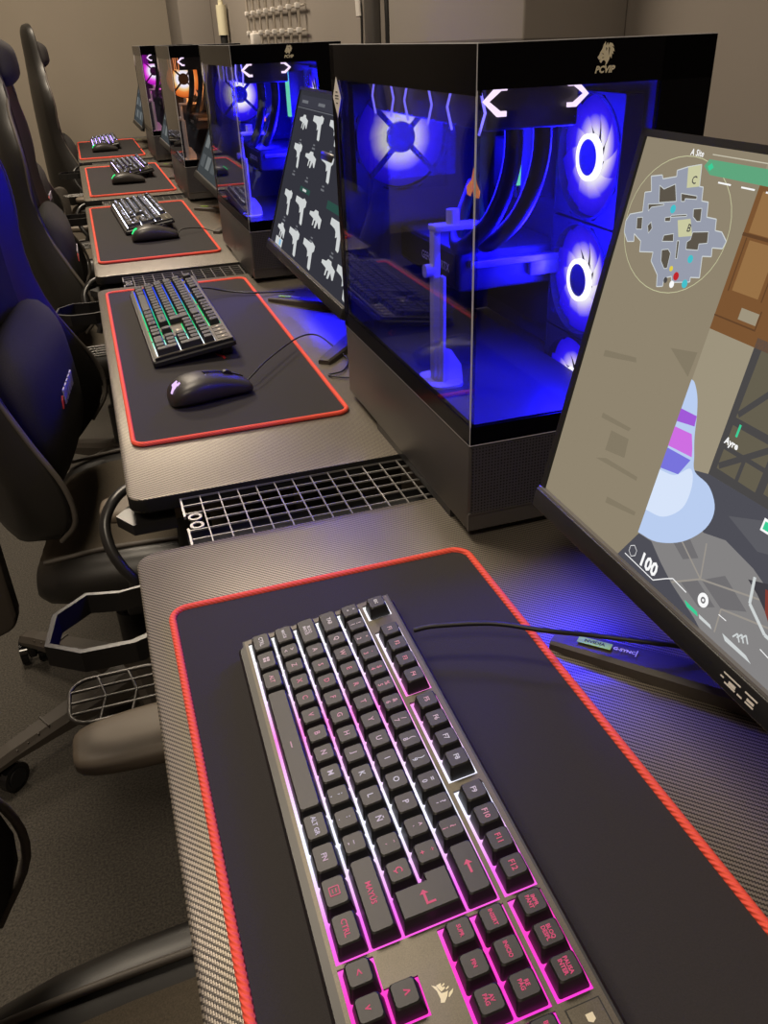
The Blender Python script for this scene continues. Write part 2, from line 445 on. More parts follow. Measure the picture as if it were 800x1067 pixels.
def arrow_pts(k):
    if k == 'left': return [(-.0045, 0), (-.0015, .0026), (-.0015, .0007), (.0045, .0007), (.0045, -.0007), (-.0015, -.0007), (-.0015, -.0026)]
    if k == 'enter': return [(-.0045, -.001), (-.0018, .0016), (-.0018, -.0003), (.0035, -.0003), (.0035, .004), (.0049, .004), (.0049, -.0017), (-.0018, -.0017), (-.0018, -.0036)]
def key(par, u, v, w, leg, small=None, h=1., kind=None, fs=None, poly=None):
    """u,v = key centre in key units; leg = main legend, small = second legend"""
    b = B(); cx, cy = v*U, -u*U
    keycap(b, w*U, h*U, cx, cy, poly)
    def X(dx, dy): return TILT @ T(cx+dy, cy-dx, HK+.00015) @ R(-PI/2, 'Z')
    if kind in ('left', 'enter'): b.flat([(p[0]*1.0, p[1]*1.0) for p in arrow_pts(kind)], 0, 1, X(0, 0))
    elif kind == 'space': b.box((-.003, -.0004, 0), (.003, .0004, .0001), 1, X=X(0, 0))
    elif kind == 'win':
        for a in (-1, 1):
            for c in (-1, 1): b.box((a*.0014-.0011, c*.0014-.0011, 0), (a*.0014+.0011, c*.0014+.0011, .0001), 1, X=X(0, 0))
    elif kind == 'menu':
        for a in (-.0028, .0028): b.box((a-.0003, -.0028, 0), (a+.0003, .0028, .0001), 1, X=X(0, 0)); b.box((-.0028, a-.0003, 0), (.0028, a+.0003, .0001), 1, X=X(0, 0))
        for a in (-.001, .001): b.box((-.0014, a-.0003, 0), (.0014, a+.0003, .0001), 1, X=X(0, 0))
    elif small is not None and len(leg) < 3:
        b.text(leg, .0052, X(.0, .0022), 1, .00012); b.text(small, .005, X(.0, -.0028), 1, .0001)
    elif leg:
        parts = leg.split('\n'); fs = fs or (.0056 if len(leg) == 1 else .0044)
        for i, ln in enumerate(parts): b.text(ln, fs, X(0, ((len(parts)-1)/2-i)*fs*.95), 1, .00012)
    return b.done('keycap', [M['cap'], L1], par, fixn=True)
def make_keyboard(label):
    t = thing('keyboard', label, 'keyboard', (.0097, .0054, PADZ), math.radians(-1.3), 'backlit keyboards along the desks')
    # shell: wedge standing on two flip feet
    b = B(); v0, v1, u0, u1 = -.92*U, 5.95*U, .32*U, -22.85*U
    ring = lambda z, e, r=.006: [(x, y, z) for x, y in rrect(v0-e, u1-e, v1+e, u0+e, r, 4)]
    b.loft([ring(.0035, -.004), ring(.006, .003), ring(HP-.0075, .003), ring(HP-.005, .001)], 0, TILT, smooth=False)
    sh = b.done('shell', [M['black']], t)
    for y in (-.03, -.40): B().box((v1-.022, y-.015, .0005), (v1-.004, y+.015, .022), 0, .002).done('flip_foot', [M['black']], t)
    # plate with cut-outs for the key groups
    m = .065
    holes = [(0, -.5, 15, 4.5), (0, 4.7, 1, 5.7), (2, 4.7, 6, 5.7), (6.5, 4.7, 10.5, 5.7), (11, 4.7, 15, 5.7), (15.25, 4.7, 18.25, 5.7),
             (15.25, 2.5, 18.25, 4.5), (15.25, -.5, 18.25, .5), (16.25, .4, 17.25, 1.5), (18.5, -.5, 22.5, 4.5)]
    H = [(a-m, c-m, d+m, e+.0) for a, c, d, e in holes]
    us = sorted({q for h in H for q in (h[0], h[2])} | {-.3, 22.83}); vs = sorted({q for h in H for q in (h[1], h[3])} | {-.70, 5.86})
    inh = lambda u, v: any(h[0] < u < h[2] and h[1] < v < h[3] for h in H)
    b = B()
    for lo, hi in (((vs[0]*U-.0015, -us[-1]*U-.0015), (vs[0]*U, -us[0]*U+.0015)), ((vs[-1]*U, -us[-1]*U-.0015), (vs[-1]*U+.0015, -us[0]*U+.0015)), ((vs[0]*U, -us[-1]*U-.0015), (vs[-1]*U, -us[-1]*U)), ((vs[0]*U, -us[0]*U), (vs[-1]*U, -us[0]*U+.0015))):
        b.box((*lo, HP-.0065), (*hi, HP-.0006), 2, X=TILT)
    for i in range(len(us)-1):
        for j in range(len(vs)-1):
            if not inh((us[i]+us[i+1])/2, (vs[j]+vs[j+1])/2):
                b.box((vs[j]*U, -us[i+1]*U, HP-.0012), (vs[j+1]*U, -us[i]*U, HP), 0, X=TILT)
    # maker's emblem between arrows and navigation keys: three swept sails
    for pl_ in [[(1.75, 16.595), (1.872, 16.682), (1.894, 16.78), (1.938, 16.891), (2.049, 16.907), (2.13, 16.89), (2.058, 17.024), (1.935, 17.153), (1.833, 17.125), (1.862, 17.024), (1.844, 16.8)], [(1.868, 16.651), (2.013, 16.634), (1.999, 16.7), (2.028, 16.764), (2.079, 16.755), (2.07, 16.813), (1.951, 16.855), (1.908, 16.771)], [(2.021, 16.699), (2.099, 16.662), (2.097, 16.707), (2.027, 16.739)], [(2.088, 16.821), (2.184, 16.775), (2.175, 16.827), (2.095, 16.859)], [(2.079, 17.054), (2.138, 16.955), (2.284, 16.889), (2.221, 16.99), (2.104, 17.073)]]:
        b.flat([(v*U, -u*U) for v, u in pl_], HP+.0001, 1, TILT)
    b.done('top_plate', [M['plate'], M['silver'], M['black']], t)
    b = B()
    for h in H: b.box((h[1]*U, -h[2]*U, HP-.0042), (h[3]*U, -h[0]*U, HP-.0016+.0004*random.random()*0), 0, X=TILT)
    b.done('backlight', [G1], t)
    K = lambda *a, **k: key(t, *a, **k)
    K(.5, 5.2, 1, 'ESC', fs=.0036)
    for i, u in enumerate((2.5, 3.5, 4.5, 5.5, 7, 8, 9, 10, 11.5, 12.5, 13.5, 14.5)): K(u, 5.2, 1, 'F%d' % (i+1), fs=.0048)
    for u, l in ((15.75, 'IMPR\nPANT'), (16.75, 'BLOQ\nDESPL'), (17.75, 'PAUSA\nINTER')): K(u, 5.2, 1, l, fs=.0031)
    nr = [('º', 'ª'), ('1', '!'), ('2', '"'), ('3', '·'), ('4', '$'), ('5', '%'), ('6', '&'), ('7', '/'), ('8', '('), ('9', ')'), ('0', '='), ("'", '?'), ('¡', '¿')]
    for i, (a, c) in enumerate(nr): K(i+.5, 4, 1, c, a)
    K(14, 4, 2, '', kind='left')
    K(.75, 3, 1.5, 'TAB', fs=.0046)
    for i, c in enumerate('QWERTYUIOP'): K(2+i, 3, 1, c)
    K(12, 3, 1, '^', '`'); K(13, 3, 1, '*', '+')
    p = [(1.5, -15), (3.5, -15), (3.5, -13.5), (2.5, -13.5), (2.5, -13.75), (1.5, -13.75)]
    K(14.4, 2.5, 1, '', kind='enter', poly=[(x*U, y*U) for x, y in p])
    K(.875, 2, 1.75, 'BLOQ\nMAYÚS', fs=.0036)
    for i, c in enumerate('ASDFGHJKLÑ'): K(2.25+i, 2, 1, c)
    K(12.25, 2, 1, '¨', '´'); K(13.25, 2, 1, 'Ç', fs=.006)
    K(.625, 1, 1.25, 'MAYÚS', fs=.0034); K(1.75, 1, 1, '>', '<')
    for i, c in enumerate('ZXCVBNM'): K(2.75+i, 1, 1, c)
    K(9.75, 1, 1, ';', ','); K(10.75, 1, 1, ':', '.'); K(11.75, 1, 1, '_', '-'); K(13.625, 1, 2.75, 'MAYÚS', fs=.0046)
    K(.625, 0, 1.25, 'CTRL', fs=.0046); K(1.875, 0, 1.25, '', kind='win'); K(3.125, 0, 1.25, 'ALT', fs=.0046)
    K(6.875, 0, 6.25, '', kind='space'); K(10.625, 0, 1.25, 'ALT GR', fs=.0042); K(11.875, 0, 1.25, 'FN', fs=.0046)
    K(13.125, 0, 1.25, '', kind='menu'); K(14.375, 0, 1.25, 'CTRL', fs=.0046)
    for u, v, l in ((15.75, 4, 'INSERT'), (16.75, 4, 'INICIO'), (17.75, 4, 'RE\nPÁG'), (15.75, 3, 'SUPR'), (16.75, 3, 'FIN'), (17.75, 3, 'AV\nPÁG')): K(u, v, 1, l, fs=.0031)
    K(16.75, 1, 1, '^', fs=.008); K(15.75, 0, 1, '<', fs=.006); K(16.75, 0, 1, 'v', fs=.006); K(17.75, 0, 1, '>', fs=.006)
    for v, row in ((4, ['BLOQ\nNUM', '/', '*', '-']), (3, '789'), (2, '456'), (1, '123')):
        for i, c in enumerate(row): K(19+i, v, 1, c, fs=.0056 if len(c) == 1 else .0031)
    K(19.5, 0, 2, '0', fs=.0056); K(21, 0, 1, '.', fs=.0056); K(22, 2.5, 1, '+', h=2, fs=.0056); K(22, .5, 1, '', h=2, kind='enter')
    # media buttons beside the pause key
    for i, u in enumerate((18.95, 19.95, 20.95, 21.95)):
        b = B(); b.box((4.72*U, -(u+.42)*U, HP), (5.7*U, -(u-.42)*U, HP+.0004), 1, X=TILT)
        b.box((4.76*U, -(u+.38)*U, HP+.0001), (5.66*U, -(u-.38)*U, HP+.0008), 0, X=TILT)
        X = TILT @ T(5.25*U, -u*U, HP+.001) @ R(-PI/2, 'Z')
        b.flat([(-.0022, -.002), (.0012, -.002), (.0025, 0), (.0012, .002), (-.0022, .002)], 0, 2, X)
        b.done('media_button', [M['plate'], M['outline'], M['silver']], t)
    return t
kl = ['large keyboard in the foreground with white to magenta backlight',
      'keyboard glowing blue and green with a white end, on the second desk',
      'keyboard with white backlight on the third desk, behind a green lit mouse',
      'keyboard with violet backlight on the fourth desk',
      'farthest keyboard, pale violet backlight, on the desk by the far wall']
kb = make_keyboard(kl[0])
kpos = [None, (.000, 1.208, 1.0), (.014, 2.325, 2.5), (.062, 3.43, 2.), (.012, 4.55, 0)]
for k, (gm) in zip(range(1, 5), (G2, G3, G4, G5)):
    x, y, a = kpos[k]
    copy_tree(kb, (x, y, PADZ), math.radians(a), kl[k], {G1: gm, L1: L2 if k == 1 else L3})

# cable of the nearest keyboard
def cable(name, pts, r, label, n=14, m='cable', cat='cable'):
    return tag(B().tube(bez(pts, n), r, 0, 8).done(name, [M[m]]), label, cat)
cable('keyboard_cable', [(.128, -.030, DZ+.026), (.1475, -.034, DZ+.028), (.19, -.05, DZ+.030), (.226, -.074, DZ+.030), (.262, -.090, DZ+.0265), (.31, -.12, DZ+.026), (.37, -.135, DZ+.012), (.45, -.12, DZ+.004)], .0021,
      'black cable running from the nearest keyboard over the pad edge and monitor foot')
cable('keyboard_cable', [(.098, 1.17, DZ+.024), (.13, 1.165, DZ+.022), (.17, 1.16, DZ+.012), (.22, 1.14, DZ+.008), (.30, 1.13, DZ+.004)], .0018,
      'thin black cable leaving the blue and green keyboard toward the second monitor')

# ------------------------------------------------------------------ mice
MG_ = emit('mouse_led_green', (60, 235, 130), 1.3); MV = emit('mouse_led_violet', (235, 200, 255), 1.1)
def make_mouse(label, loc, rz):
    t = thing('mouse', label, 'mouse', loc, rz, 'gaming mice on the pads')
    rings = []; n = 20
    prof = [(0, .010, .010, .006), (.002, .021, .020, .012), (.010, .0285, .0300, .019), (.025, .0325, .0375, .0205), (.045, .0335, .0400, .020), (.065, .0310, .0380, .0185), (.085, .0298, .0325, .016), (.102, .0305, .0262, .013), (.114, .0290, .0205, .011), (.119, .024, .016, .009), (.1205, .016, .012, .008)]
    for x, hw, h, zc in prof:
        r = []
        for i in range(n):
            a = 2*PI*i/n; c, s = math.cos(a), math.sin(a)
            yy = hw*math.copysign(abs(c)**.7, c); zz = (zc+(h-zc)*abs(s)**.75) if s >= 0 else zc*(1-abs(s)**.5)+.002
            r.append((x, yy, zz))
        rings.append(r)
    b = B().loft(rings, 0); b.done('mouse_shell', [M['mouse']], t, subsurf=1)
    b = B(); b.cyl((.088, -.0035, .0275), (.088, .0035, .0275), .0085, 0, 20)
    b.done('scroll_wheel', [M['black']], t)
    b = B(); b.tube([(x, 0, z) for x, z in ((.055, .0398), (.07, .0375), (.08, .0352), (.098, .0285), (.113, .0216))], .0009, 0, 6)
    b.tube([(.055, y, z) for y, z in ((-.020, .0352), (0, .0398), (.020, .0352))], .0007, 0, 6); b.done('button_seam', [M['gloss']], t)
    b = B(); b.box((.040, .0285, .022), (.062, .0345, .028), 0, .002); b.box((.066, .0275, .0215), (.084, .0325, .027), 0, .002)
    b.done('side_button', [M['gloss']], t)
    # glowing emblem on the rear hump
    b = B()
    def on(y, s):       # point on rear hump
        return (.0028+.0145*s, y, .0205+.0122*s+.0022*math.sin(PI*s))
    for pl_ in ([(-5, .0), (-1, .35), (4, .45), (4.6, 1.0), (1.5, .8), (-2.5, .85), (-4.5, .55)], [(-5.5, .65), (-3, 1.), (-1, 1.05), (-4.5, 1.05)]):
        vv = [on(y*.0013, s) for y, s in pl_]
        b.add([(x-.0016, y, z+.0016) for x, y, z in vv]+[(x+.001, y, z-.001) for x, y, z in vv],
              [list(range(len(vv))), list(range(len(vv), 2*len(vv)))[::-1]]+[[i, (i+1) % len(vv), len(vv)+(i+1) % len(vv), len(vv)+i] for i in range(len(vv))])
    b.done('glowing_emblem', [MG_], t)
    return t
mouse = make_mouse('black mouse with green glowing emblem on the third desk, by the white lit keyboard', (.022, 1.795, PADZ), .06)
copy_tree(mouse, (-.006, .602, PADZ), .22, 'black wired mouse with violet glowing emblem on the second desk', {MG_: MV})
copy_tree(mouse, (.024, 2.895, PADZ), .0, 'black mouse with green glowing emblem on the fourth desk, by the violet lit keyboard')
copy_tree(mouse, (-.012, 4.05, PADZ), .1, 'farthest black mouse with green glowing emblem, on the desk by the far wall')
cable('mouse_cable', [(.108, .628, DZ+.014), (.125, .645, DZ+.020), (.157, .693, DZ+.022), (.224, .781, DZ+.020), (.259, .788, DZ+.018), (.277, .735, DZ+.008), (.283, .69, DZ+.003), (.262, .645, DZ+.003), (.236, .635, DZ+.003), (.262, .612, DZ+.003), (.30, .60, DZ+.003), (.36, .60, DZ+.003)], .0013,
      'thin cable curving from the second desk mouse across the pad edge to the monitor foot')
cable('mouse_cable', [(.140, 1.803, DZ+.012), (.16, 1.83, DZ+.018), (.21, 1.85, DZ+.012), (.25, 1.82, DZ+.004), (.32, 1.83, DZ+.004)], .0013,
      'thin cable of the green lit mouse on the third desk, arching over the pad')

# ------------------------------------------------------------------ monitors
def screen_mats(cols):
    return [emit('screen_%d_%d_%d' % c, c, 1.0) for c in cols]
SW, SH = .54, .30
def make_monitor(label, loc, tilt, pic):
    """origin on the desk below the middle of the lower edge; screen faces -X"""
    t = thing('monitor', label, 'monitor', loc, 0, 'flat gaming monitors along the desks')
    x0, z0 = pic['x0'], pic['z0']
    # local picture frame: u along -Y from the far edge, v up the panel, w out of the screen
    o = Vector((x0, SW/2, z0)); up = Vector((math.sin(tilt), 0, math.cos(tilt))); out = Vector((-math.cos(tilt), 0, math.sin(tilt)))
    X = Matrix(((0, up.x, out.x, o.x), (-1, up.y, out.y, o.y), (0, up.z, out.z, o.z), (0, 0, 0, 1)))
    b = B()
    b.box((0, 0, -.012), (SW, SH, -.0005), 0, .0015, X=X)
    b.box((.03, .03, -.045), (SW-.03, SH-.03, -.010), 0, .012, X=X)
    b.done('housing', [M['matte']], t)
    b = B()       # thin raised lip round the picture and the deeper chin
    for lo, hi in (((0, .018, 0), (.0055, SH, .0022)), ((SW-.0055, .018, 0), (SW, SH, .0022)), ((0, SH-.005, 0), (SW, SH, .0022))):
        b.box((lo[0], lo[1], -.001), hi, 0, X=X)
    b.box((0, .0, -.012), (SW, .0165, .0055), 0, .0012, X=X)
    b.box((.001, .0165, -.001), (SW-.001, .0185, .0042), 1, X=X)
    if pic['logo']:
        for u, v, w, h in (.245, .0078, .003, .0009), (.2465, .0112, .015, .0009), (.2495, .0058, .0095, .0010), (.2525, .0083, .006, .0022), (.261, .0058, .0042, .0010), (.2655, .0112, .0105, .0010), (.268, .0058, .007, .0010), (.2685, .0083, .006, .0016):
            b.box((u, v-h, .0054), (u+w, v, .0057), 2, X=X)
    b.done('bezel', [M['black'], M['grey'], M['white']], t)
    pic['draw'](X, t)
    # stand: neck and two splayed feet
    b = B(); sx = .135
    b.tube([(sx, 0, .008), (sx-.002, 0, .10), (sx-.012, 0, .2), (sx-.03, 0, z0+.17)], .02, 0, 12, sy=.6)
    b.box((x0+.06, -.04, z0+.12), (sx+.01, .04, z0+.20), 0, .006); b.done('stand_neck', [M['satin']], t)
    for s in (1, -1):
        b = B(); p0 = Vector((sx+.02, 0, 0)); p1 = Vector((-.026, s*.203, 0)); d = (p1-p0); L = d.length; a = math.atan2(d.y, d.x)
        Y = T(p0.x, p0.y, 0) @ R(a, 'Z')
        rings = []
        for q, hw, h in ((0, .022, .018), (.3, .019, .0165), (.7, .015, .0125), (.96, .0115, .009), (1.0, .0095, .007)):
            rings.append([(q*L, -hw, 0), (q*L, -hw, h*.75), (q*L, -hw*.75, h), (q*L, hw*.75, h), (q*L, hw, h*.75), (q*L, hw, 0)])
        b.loft(rings, 0, Y, smooth=False)
        f = b.done('stand_foot', [M['chairplastic']], t)
        if s == 1:
            b = B(); Z = Y @ T(L*.86, 0, .0121) @ R(math.radians(-2.6)*-1, 'Y') @ R(PI, 'Z')
            b.box((-.017, -.004, 0), (.011, .004, .0004), 0, X=Z)
            b.text('NVIDIA', .0052, Z @ T(-.003, 0, .0006), 2, .0001)
            b.text('G-SYNC', .0050, Z @ T(.0215, 0, .0002), 1, .00015); b.box((.031, -.004, 0), (.0318, .004, .0004), 1, X=Z)
            b.done('foot_sticker', [M['green'], M['white'], M['matte']], f)
    return t

OUT = [(0.024, 0.2707), (0.0357, 0.2729), (0.0378, 0.2706), (0.0516, 0.2738), (0.0501, 0.2775), (0.0603, 0.2809), (0.0728, 0.2837), (0.0773, 0.2708), (0.0811, 0.2709), (0.0839, 0.2628), (0.0904, 0.263), (0.0935, 0.2543), (0.1028, 0.2546), (0.1052, 0.248), (0.1114, 0.2482), (0.1181, 0.2438), (0.1169, 0.2391), (0.1076, 0.2378), (0.1096, 0.2327), (0.1012, 0.2312), (0.1053, 0.2184), (0.0967, 0.2167), (0.0977, 0.2139), (0.0801, 0.2095), (0.0781, 0.2132), (0.0714, 0.2104), (0.0724, 0.2051), (0.0662, 0.2034), (0.0631, 0.2109), (0.052, 0.218), (0.0512, 0.2239), (0.0363, 0.2212), (0.0339, 0.2282), (0.024, 0.2315), (0.0262, 0.2265), (0.0186, 0.225), (0.0116, 0.2306), (0.0097, 0.2379), (0.0123, 0.2432), (0.0262, 0.247), (0.0222, 0.2597), (0.0293, 0.2612)]
HOLES = [[(0.0365, 0.2663), (0.0424, 0.2645), (0.0529, 0.2691), (0.0592, 0.2589), (0.0414, 0.2555)], [(0.0617, 0.2644), (0.078, 0.265), (0.0787, 0.263), (0.0672, 0.2618), (0.0677, 0.2601), (0.0643, 0.2596)], [(0.0787, 0.257), (0.0865, 0.2586), (0.0891, 0.2509), (0.0855, 0.2503), (0.0807, 0.2524)], [(0.0852, 0.2388), (0.0851, 0.2435), (0.0997, 0.2463), (0.1021, 0.2396), (0.0946, 0.2377), (0.0954, 0.2339), (0.0839, 0.2322), (0.0824, 0.2366)], [(0.022, 0.2423), (0.0281, 0.2436), (0.0312, 0.2359), (0.0251, 0.2349)], [(0.0598, 0.2271), (0.0663, 0.2289), (0.07, 0.2269), (0.0713, 0.2171), (0.0683, 0.2162), (0.0626, 0.2202)], [(0.0574, 0.2365), (0.0668, 0.2392), (0.0689, 0.2345), (0.0574, 0.2324)], [(0.0529, 0.2474), (0.0586, 0.2488), (0.0593, 0.2459), (0.0537, 0.245)], [(0.0365, 0.2392), (0.0394, 0.2423), (0.0424, 0.2384), (0.0399, 0.2346)], [(0.0301, 0.2528), (0.0472, 0.2556), (0.0477, 0.2547), (0.0346, 0.2514), (0.0325, 0.2485)], [(0.0585, 0.2498), (0.0737, 0.2528), (0.0743, 0.2516), (0.0587, 0.2486)], [(0.0725, 0.2356), (0.0748, 0.236), (0.0782, 0.225), (0.0763, 0.2246)]]
def line(b, p, q, w, z, mi, X):
    p = Vector(p); q = Vector(q); d = (q-p).normalized(); n = Vector((-d.y, d.x))*w/2
    b.flat([p+n, p-n, q-n, q+n], z, mi, X)
def poly_line(b, pts, w, z, mi, X, closed=False):
    for i in range(len(pts)-(0 if closed else 1)): line(b, pts[i], pts[(i+1) % len(pts)], w, z, mi, X)
def draw_game(X, t):
    C = [(142, 131, 110), (122, 84, 50), (150, 112, 70), (96, 66, 42), (156, 146, 124), (74, 72, 72), (100, 94, 78), (78, 78, 86), (132, 130, 130), (154, 148, 140),
         (185, 205, 240), (215, 228, 250), (160, 90, 215), (205, 110, 225), (120, 115, 220), (150, 155, 170), (92, 85, 74), (200, 200, 160), (95, 165, 125), (250, 250, 250), (60, 205, 150), (70, 190, 200), (190, 40, 45), (225, 205, 70), (200, 195, 175), (130, 60, 50), (205, 210, 210), (130, 120, 100), (64, 62, 68), (112, 110, 112), (92, 92, 98)]
    m = screen_mats(C); b = B(); e = .00012
    u0, u1, v0, v1 = .0055, SW-.0055, .0185, SH-.005
    R_ = lambda a, c, d, f, mi, k: b.flat([(a, c), (d, c), (d, f), (a, f)], e*k, mi, X)
    R_(u0, v0, u1, v1, 0, 0)                                              # sand coloured wall
    # court beyond the wall's edge
    R_(.1295, v0, u1, v1, 4, 1)
    R_(.1295, .192, .30, .2790, 1, 2)                                     # wooden crate
    for a, c, d, f in ((.134, .252, .30, .2755), (.137, .218, .160, .248), (.172, .218, .30, .248), (.150, .2035, .1655, .2105)):
        R_(a, c, d, f, 2 if c > .21 else 4, 3)
    for a, c, d, f in ((.1295, .2495, .30, .2515), (.1335, .217, .1345, .249), (.1295, .2005, .1665, .2015), (.166, .2005, .167, .2125), (.163, .217, .164, .249)): R_(a, c, d, f, 3, 4)
    R_(.3, .1, u1, v1, 6, 2)
    # barred window
    b.flat([(.172, .1085), (.30, .1145), (.30, .198), (.1705, .198)], e*2, 5, X)
    for a, c, d, f in ((.177, .150, .212, .192), (.218, .150, .29, .192), (.177, .116, .212, .145), (.218, .118, .29, .145)): R_(a, c, d, f, 6, 3)
    line(b, (.178, .152), (.211, .19), .004, e*4, 5, X); line(b, (.178, .118), (.211, .143), .004, e*4, 5, X); line(b, (.22, .15), (.29, .19), .004, e*4, 5, X)
    R_(.176, .129, .215, .132, 5, 4); R_(.194, .116, .197, .131, 5, 4)
    b.text('Ayre', .006, X @ T(.1815, .1345, e*6), 19, .0002); R_(.1822, .1395, .1840, .1475, 20, 6)
    # stone floor: paved path in the light, darker paving behind and in the near corner
    b.flat([(.1165, v0), (.1305, .0435), (.160, .1065), (.1725, .1097), (.30, .114), (u1, .115), (u1, v0)], e*2, 8, X)
    b.flat([(.155, .0965), (.160, .1065), (.1725, .1097), (.30, .114), (u1, .115), (u1, .02), (.33, .04), (.272, .062), (.232, .0755), (.205, .0795), (.186, .0745)], e*3, 7, X)
    b.flat([(.1165, v0), (.1305, .0435), (.145, .045), (.160, .037), (.176, .030), (.205, .0215), (.212, v0)], e*3, 7, X)
    for pl_ in ([(.163, .056), (.178, .050), (.190, .058), (.176, .066)], [(.199, .047), (.222, .040), (.240, .050), (.215, .060)], [(.182, .036), (.205, .030), (.217, .038), (.196, .045)]): b.flat(pl_, e*4, 29, X)
    for pl_ in ([(.20, .094), (.23, .086), (.255, .094), (.225, .104)], [(.25, .078), (.29, .066), (.32, .078), (.28, .09)]): b.flat(pl_, e*4, 30, X)
    for a, c in (((.160, .066), (.198, .047)), ((.198, .047), (.245, .062)), ((.176, .031), (.198, .047)), ((.224, .024), (.222, .040)), ((.222, .040), (.262, .052)), ((.198, .047), (.192, .070))): line(b, a, c, .0012, e*5, 9, X)
    # pale tower with violet bands standing at the wall's edge
    cone = bez([(.1297, .044, 0), (.150, .0475, 0), (.172, .060, 0), (.1865, .0775, 0), (.1880, .0925, 0), (.1770, .103, 0), (.1610, .1060, 0), (.1555, .1150, 0), (.1500, .1260, 0), (.1455, .1390, 0), (.1400, .1500, 0), (.1335, .1570, 0), (.1297, .1580, 0)], 5)
    b.flat([(q.x, q.y) for q in cone], e*6, 10, X)
    b.flat([(q.x, q.y) for q in bez([(.1297, .062, 0), (.148, .066, 0), (.162, .080, 0), (.163, .097, 0), (.1565, .106, 0), (.145, .096, 0), (.1297, .093, 0)], 5)], e*7, 11, X)
    b.flat([(.1297, .1378), (.1458, .1385), (.147, .1318), (.1297, .1288)], e*7, 12, X)
    b.flat([(.1297, .125), (.147, .1265), (.152, .1183), (.1541, .1131), (.1297, .111)], e*7, 13, X)
    b.flat([(.1297, .1095), (.154, .111), (.1477, .0978), (.1297, .0945)], e*7, 14, X)
    # faint blocks in the sand wall
    for pl_ in ([(.05, .10), (.085, .103), (.087, .106), (.05, .104)], [(.058, .07), (.11, .075), (.11, .078), (.07, .075)], [(.03, .142), (.07, .15), (.068, .153), (.03, .147)], [(.085, .045), (.12, .052), (.12, .055), (.085, .05)], [(.10, .17), (.125, .158), (.126, .175)], [(.066, .08), (.09, .084), (.088, .098), (.066, .096)]): b.flat(pl_, e*1, 27, X)
    # small map
    n = 40; cx, cy, r = .0635, .244, .0545
    poly_line(b, [(cx+r*math.cos(2*PI*i/n), cy+r*.80*math.sin(2*PI*i/n)) for i in range(n)], .0005, e*2, 17, X, True)
    b.flat(OUT, e*3, 15, X); poly_line(b, OUT, .0007, e*4, 26, X, True)
    for h in HOLES: b.flat(h, e*4, 16, X); poly_line(b, h, .0005, e*5, 26, X, True)
    b.flat([(0.0603, 0.2809), (0.0728, 0.2837), (0.0773, 0.2708), (0.0654, 0.2683)], e*4, 17, X)
    b.flat([(0.0664, 0.2479), (0.0788, 0.2509), (0.0856, 0.2411), (0.0725, 0.238)], e*4, 17, X)
    b.text('C', .007, X @ T(.0706, .2737, e*6), 5, .0001); b.text('B', .007, X @ T(.0805, .245, e*6), 5, .0001)
    for (u, v), mi, rr in (((.0913, .2274), 21, .0026), ((.0757, .2178), 23, .0018), ((.0829, .2143), 22, .0028), ((.0936, .2117), 21, .0028), ((.0812, .2085), 19, .0024), ((.0585, .2538), 21, .0028), ((.0736, .2096), 5, .002)):
        b.disc(rr, e*6, mi, 14, X @ T(u, v, 0))
    b.text('A Site', .0055, X @ T(.065, .2898, e*3), 19, .0001); line(b, (.080, .2905), (.5, .2905), .0006, e*3, 24, X)
    b.flat([(.0754, .2831), (.0785, .2875), (.24, .2878), (.24, .278), (.0835, .2786)], e*3, 18, X)
    b.flat([(.079, .2832), (.082, .2856), (.085, .2832), (.082, .2808)], e*4, 20, X)
    for u in (.0995, .121, .1425): R_(u-.006, .2748, u+.006, .2758, 19, 4)
    # read-outs along the lower edge
    b.text('100', .0135, X @ T(.1500, .0290, e*6), 19, .0005)
    poly_line(b, [(.1310, .0338), (.1272, .0315), (.1272, .0275), (.1310, .025), (.1348, .0275), (.1348, .0315)], .0004, e*6, 19, X, True)
    poly_line(b, [(.124, .0235), (.1594, .0223), (.170, .0300), (.176, .0338), (.1912, .0325)], .0007, e*6, 19, X)
    b.ring(.0022, .0048, e*6, e*6.5, 19, 20, X @ T(.2065, .0365, 0)); b.disc(.001, e*6, 19, 10, X @ T(.2065, .0365, 0))
    b.flat([(.192, .0275), (.2055, .0268), (.2075, .0245), (.196, .0245)], e*6, 20, X); b.flat([(.2075, .0265), (.219, .0262), (.2215, .0243), (.209, .0243)], e*6, 26, X)
    b.flat([(.230, .0275), (.252, .0268), (.2575, .0245), (.234, .0245)], e*6, 26, X)
    for k in range(3): poly_line(b, [(.2440-k*.003, .0335-k*.0015), (.2465-k*.003, .0375-k*.0015), (.2500-k*.003, .0335-k*.0015)], .0011, e*6, 26, X)
    line(b, (.222, .036), (.229, .036), .0006, e*6, 19, X); line(b, (.259, .0365), (.267, .0355), .0006, e*6, 19, X)
    b.flat([(.232, .068), (.242, .064), (.262, .052), (.30, .05), (.30, .07), (.25, .075)], e*7, 28, X)
    poly_line(b, [(.236, .072), (.240, .056), (.258, .046), (.30, .044)], .0022, e*8, 26, X)
    b.flat([(.246, .070), (.254, .071), (.262, .058), (.258, .053), (.252, .058)], e*8, 25, X); b.flat([(.262, .07), (.30, .072), (.30, .06), (.268, .056)], e*8, 25, X)
    b.flat([(.226, .0985), (.26, .1), (.26, .108), (.226, .1065)], e*7, 19, X); b.flat([(.2275, .1), (.26, .1015), (.26, .1065), (.2275, .105)], e*8, 20, X)
    b.done('screen', m, t, fixn=False)
GP = [(-.5, .42), (.12, .42), (.22, .48), (.46, .40), (.46, .22), (.34, .12), (.44, -.42), (.40, -.5), (.22, -.46), (.13, -.06), (.02, -.12), (-.03, .06), (-.14, .14), (-.5, .2)]
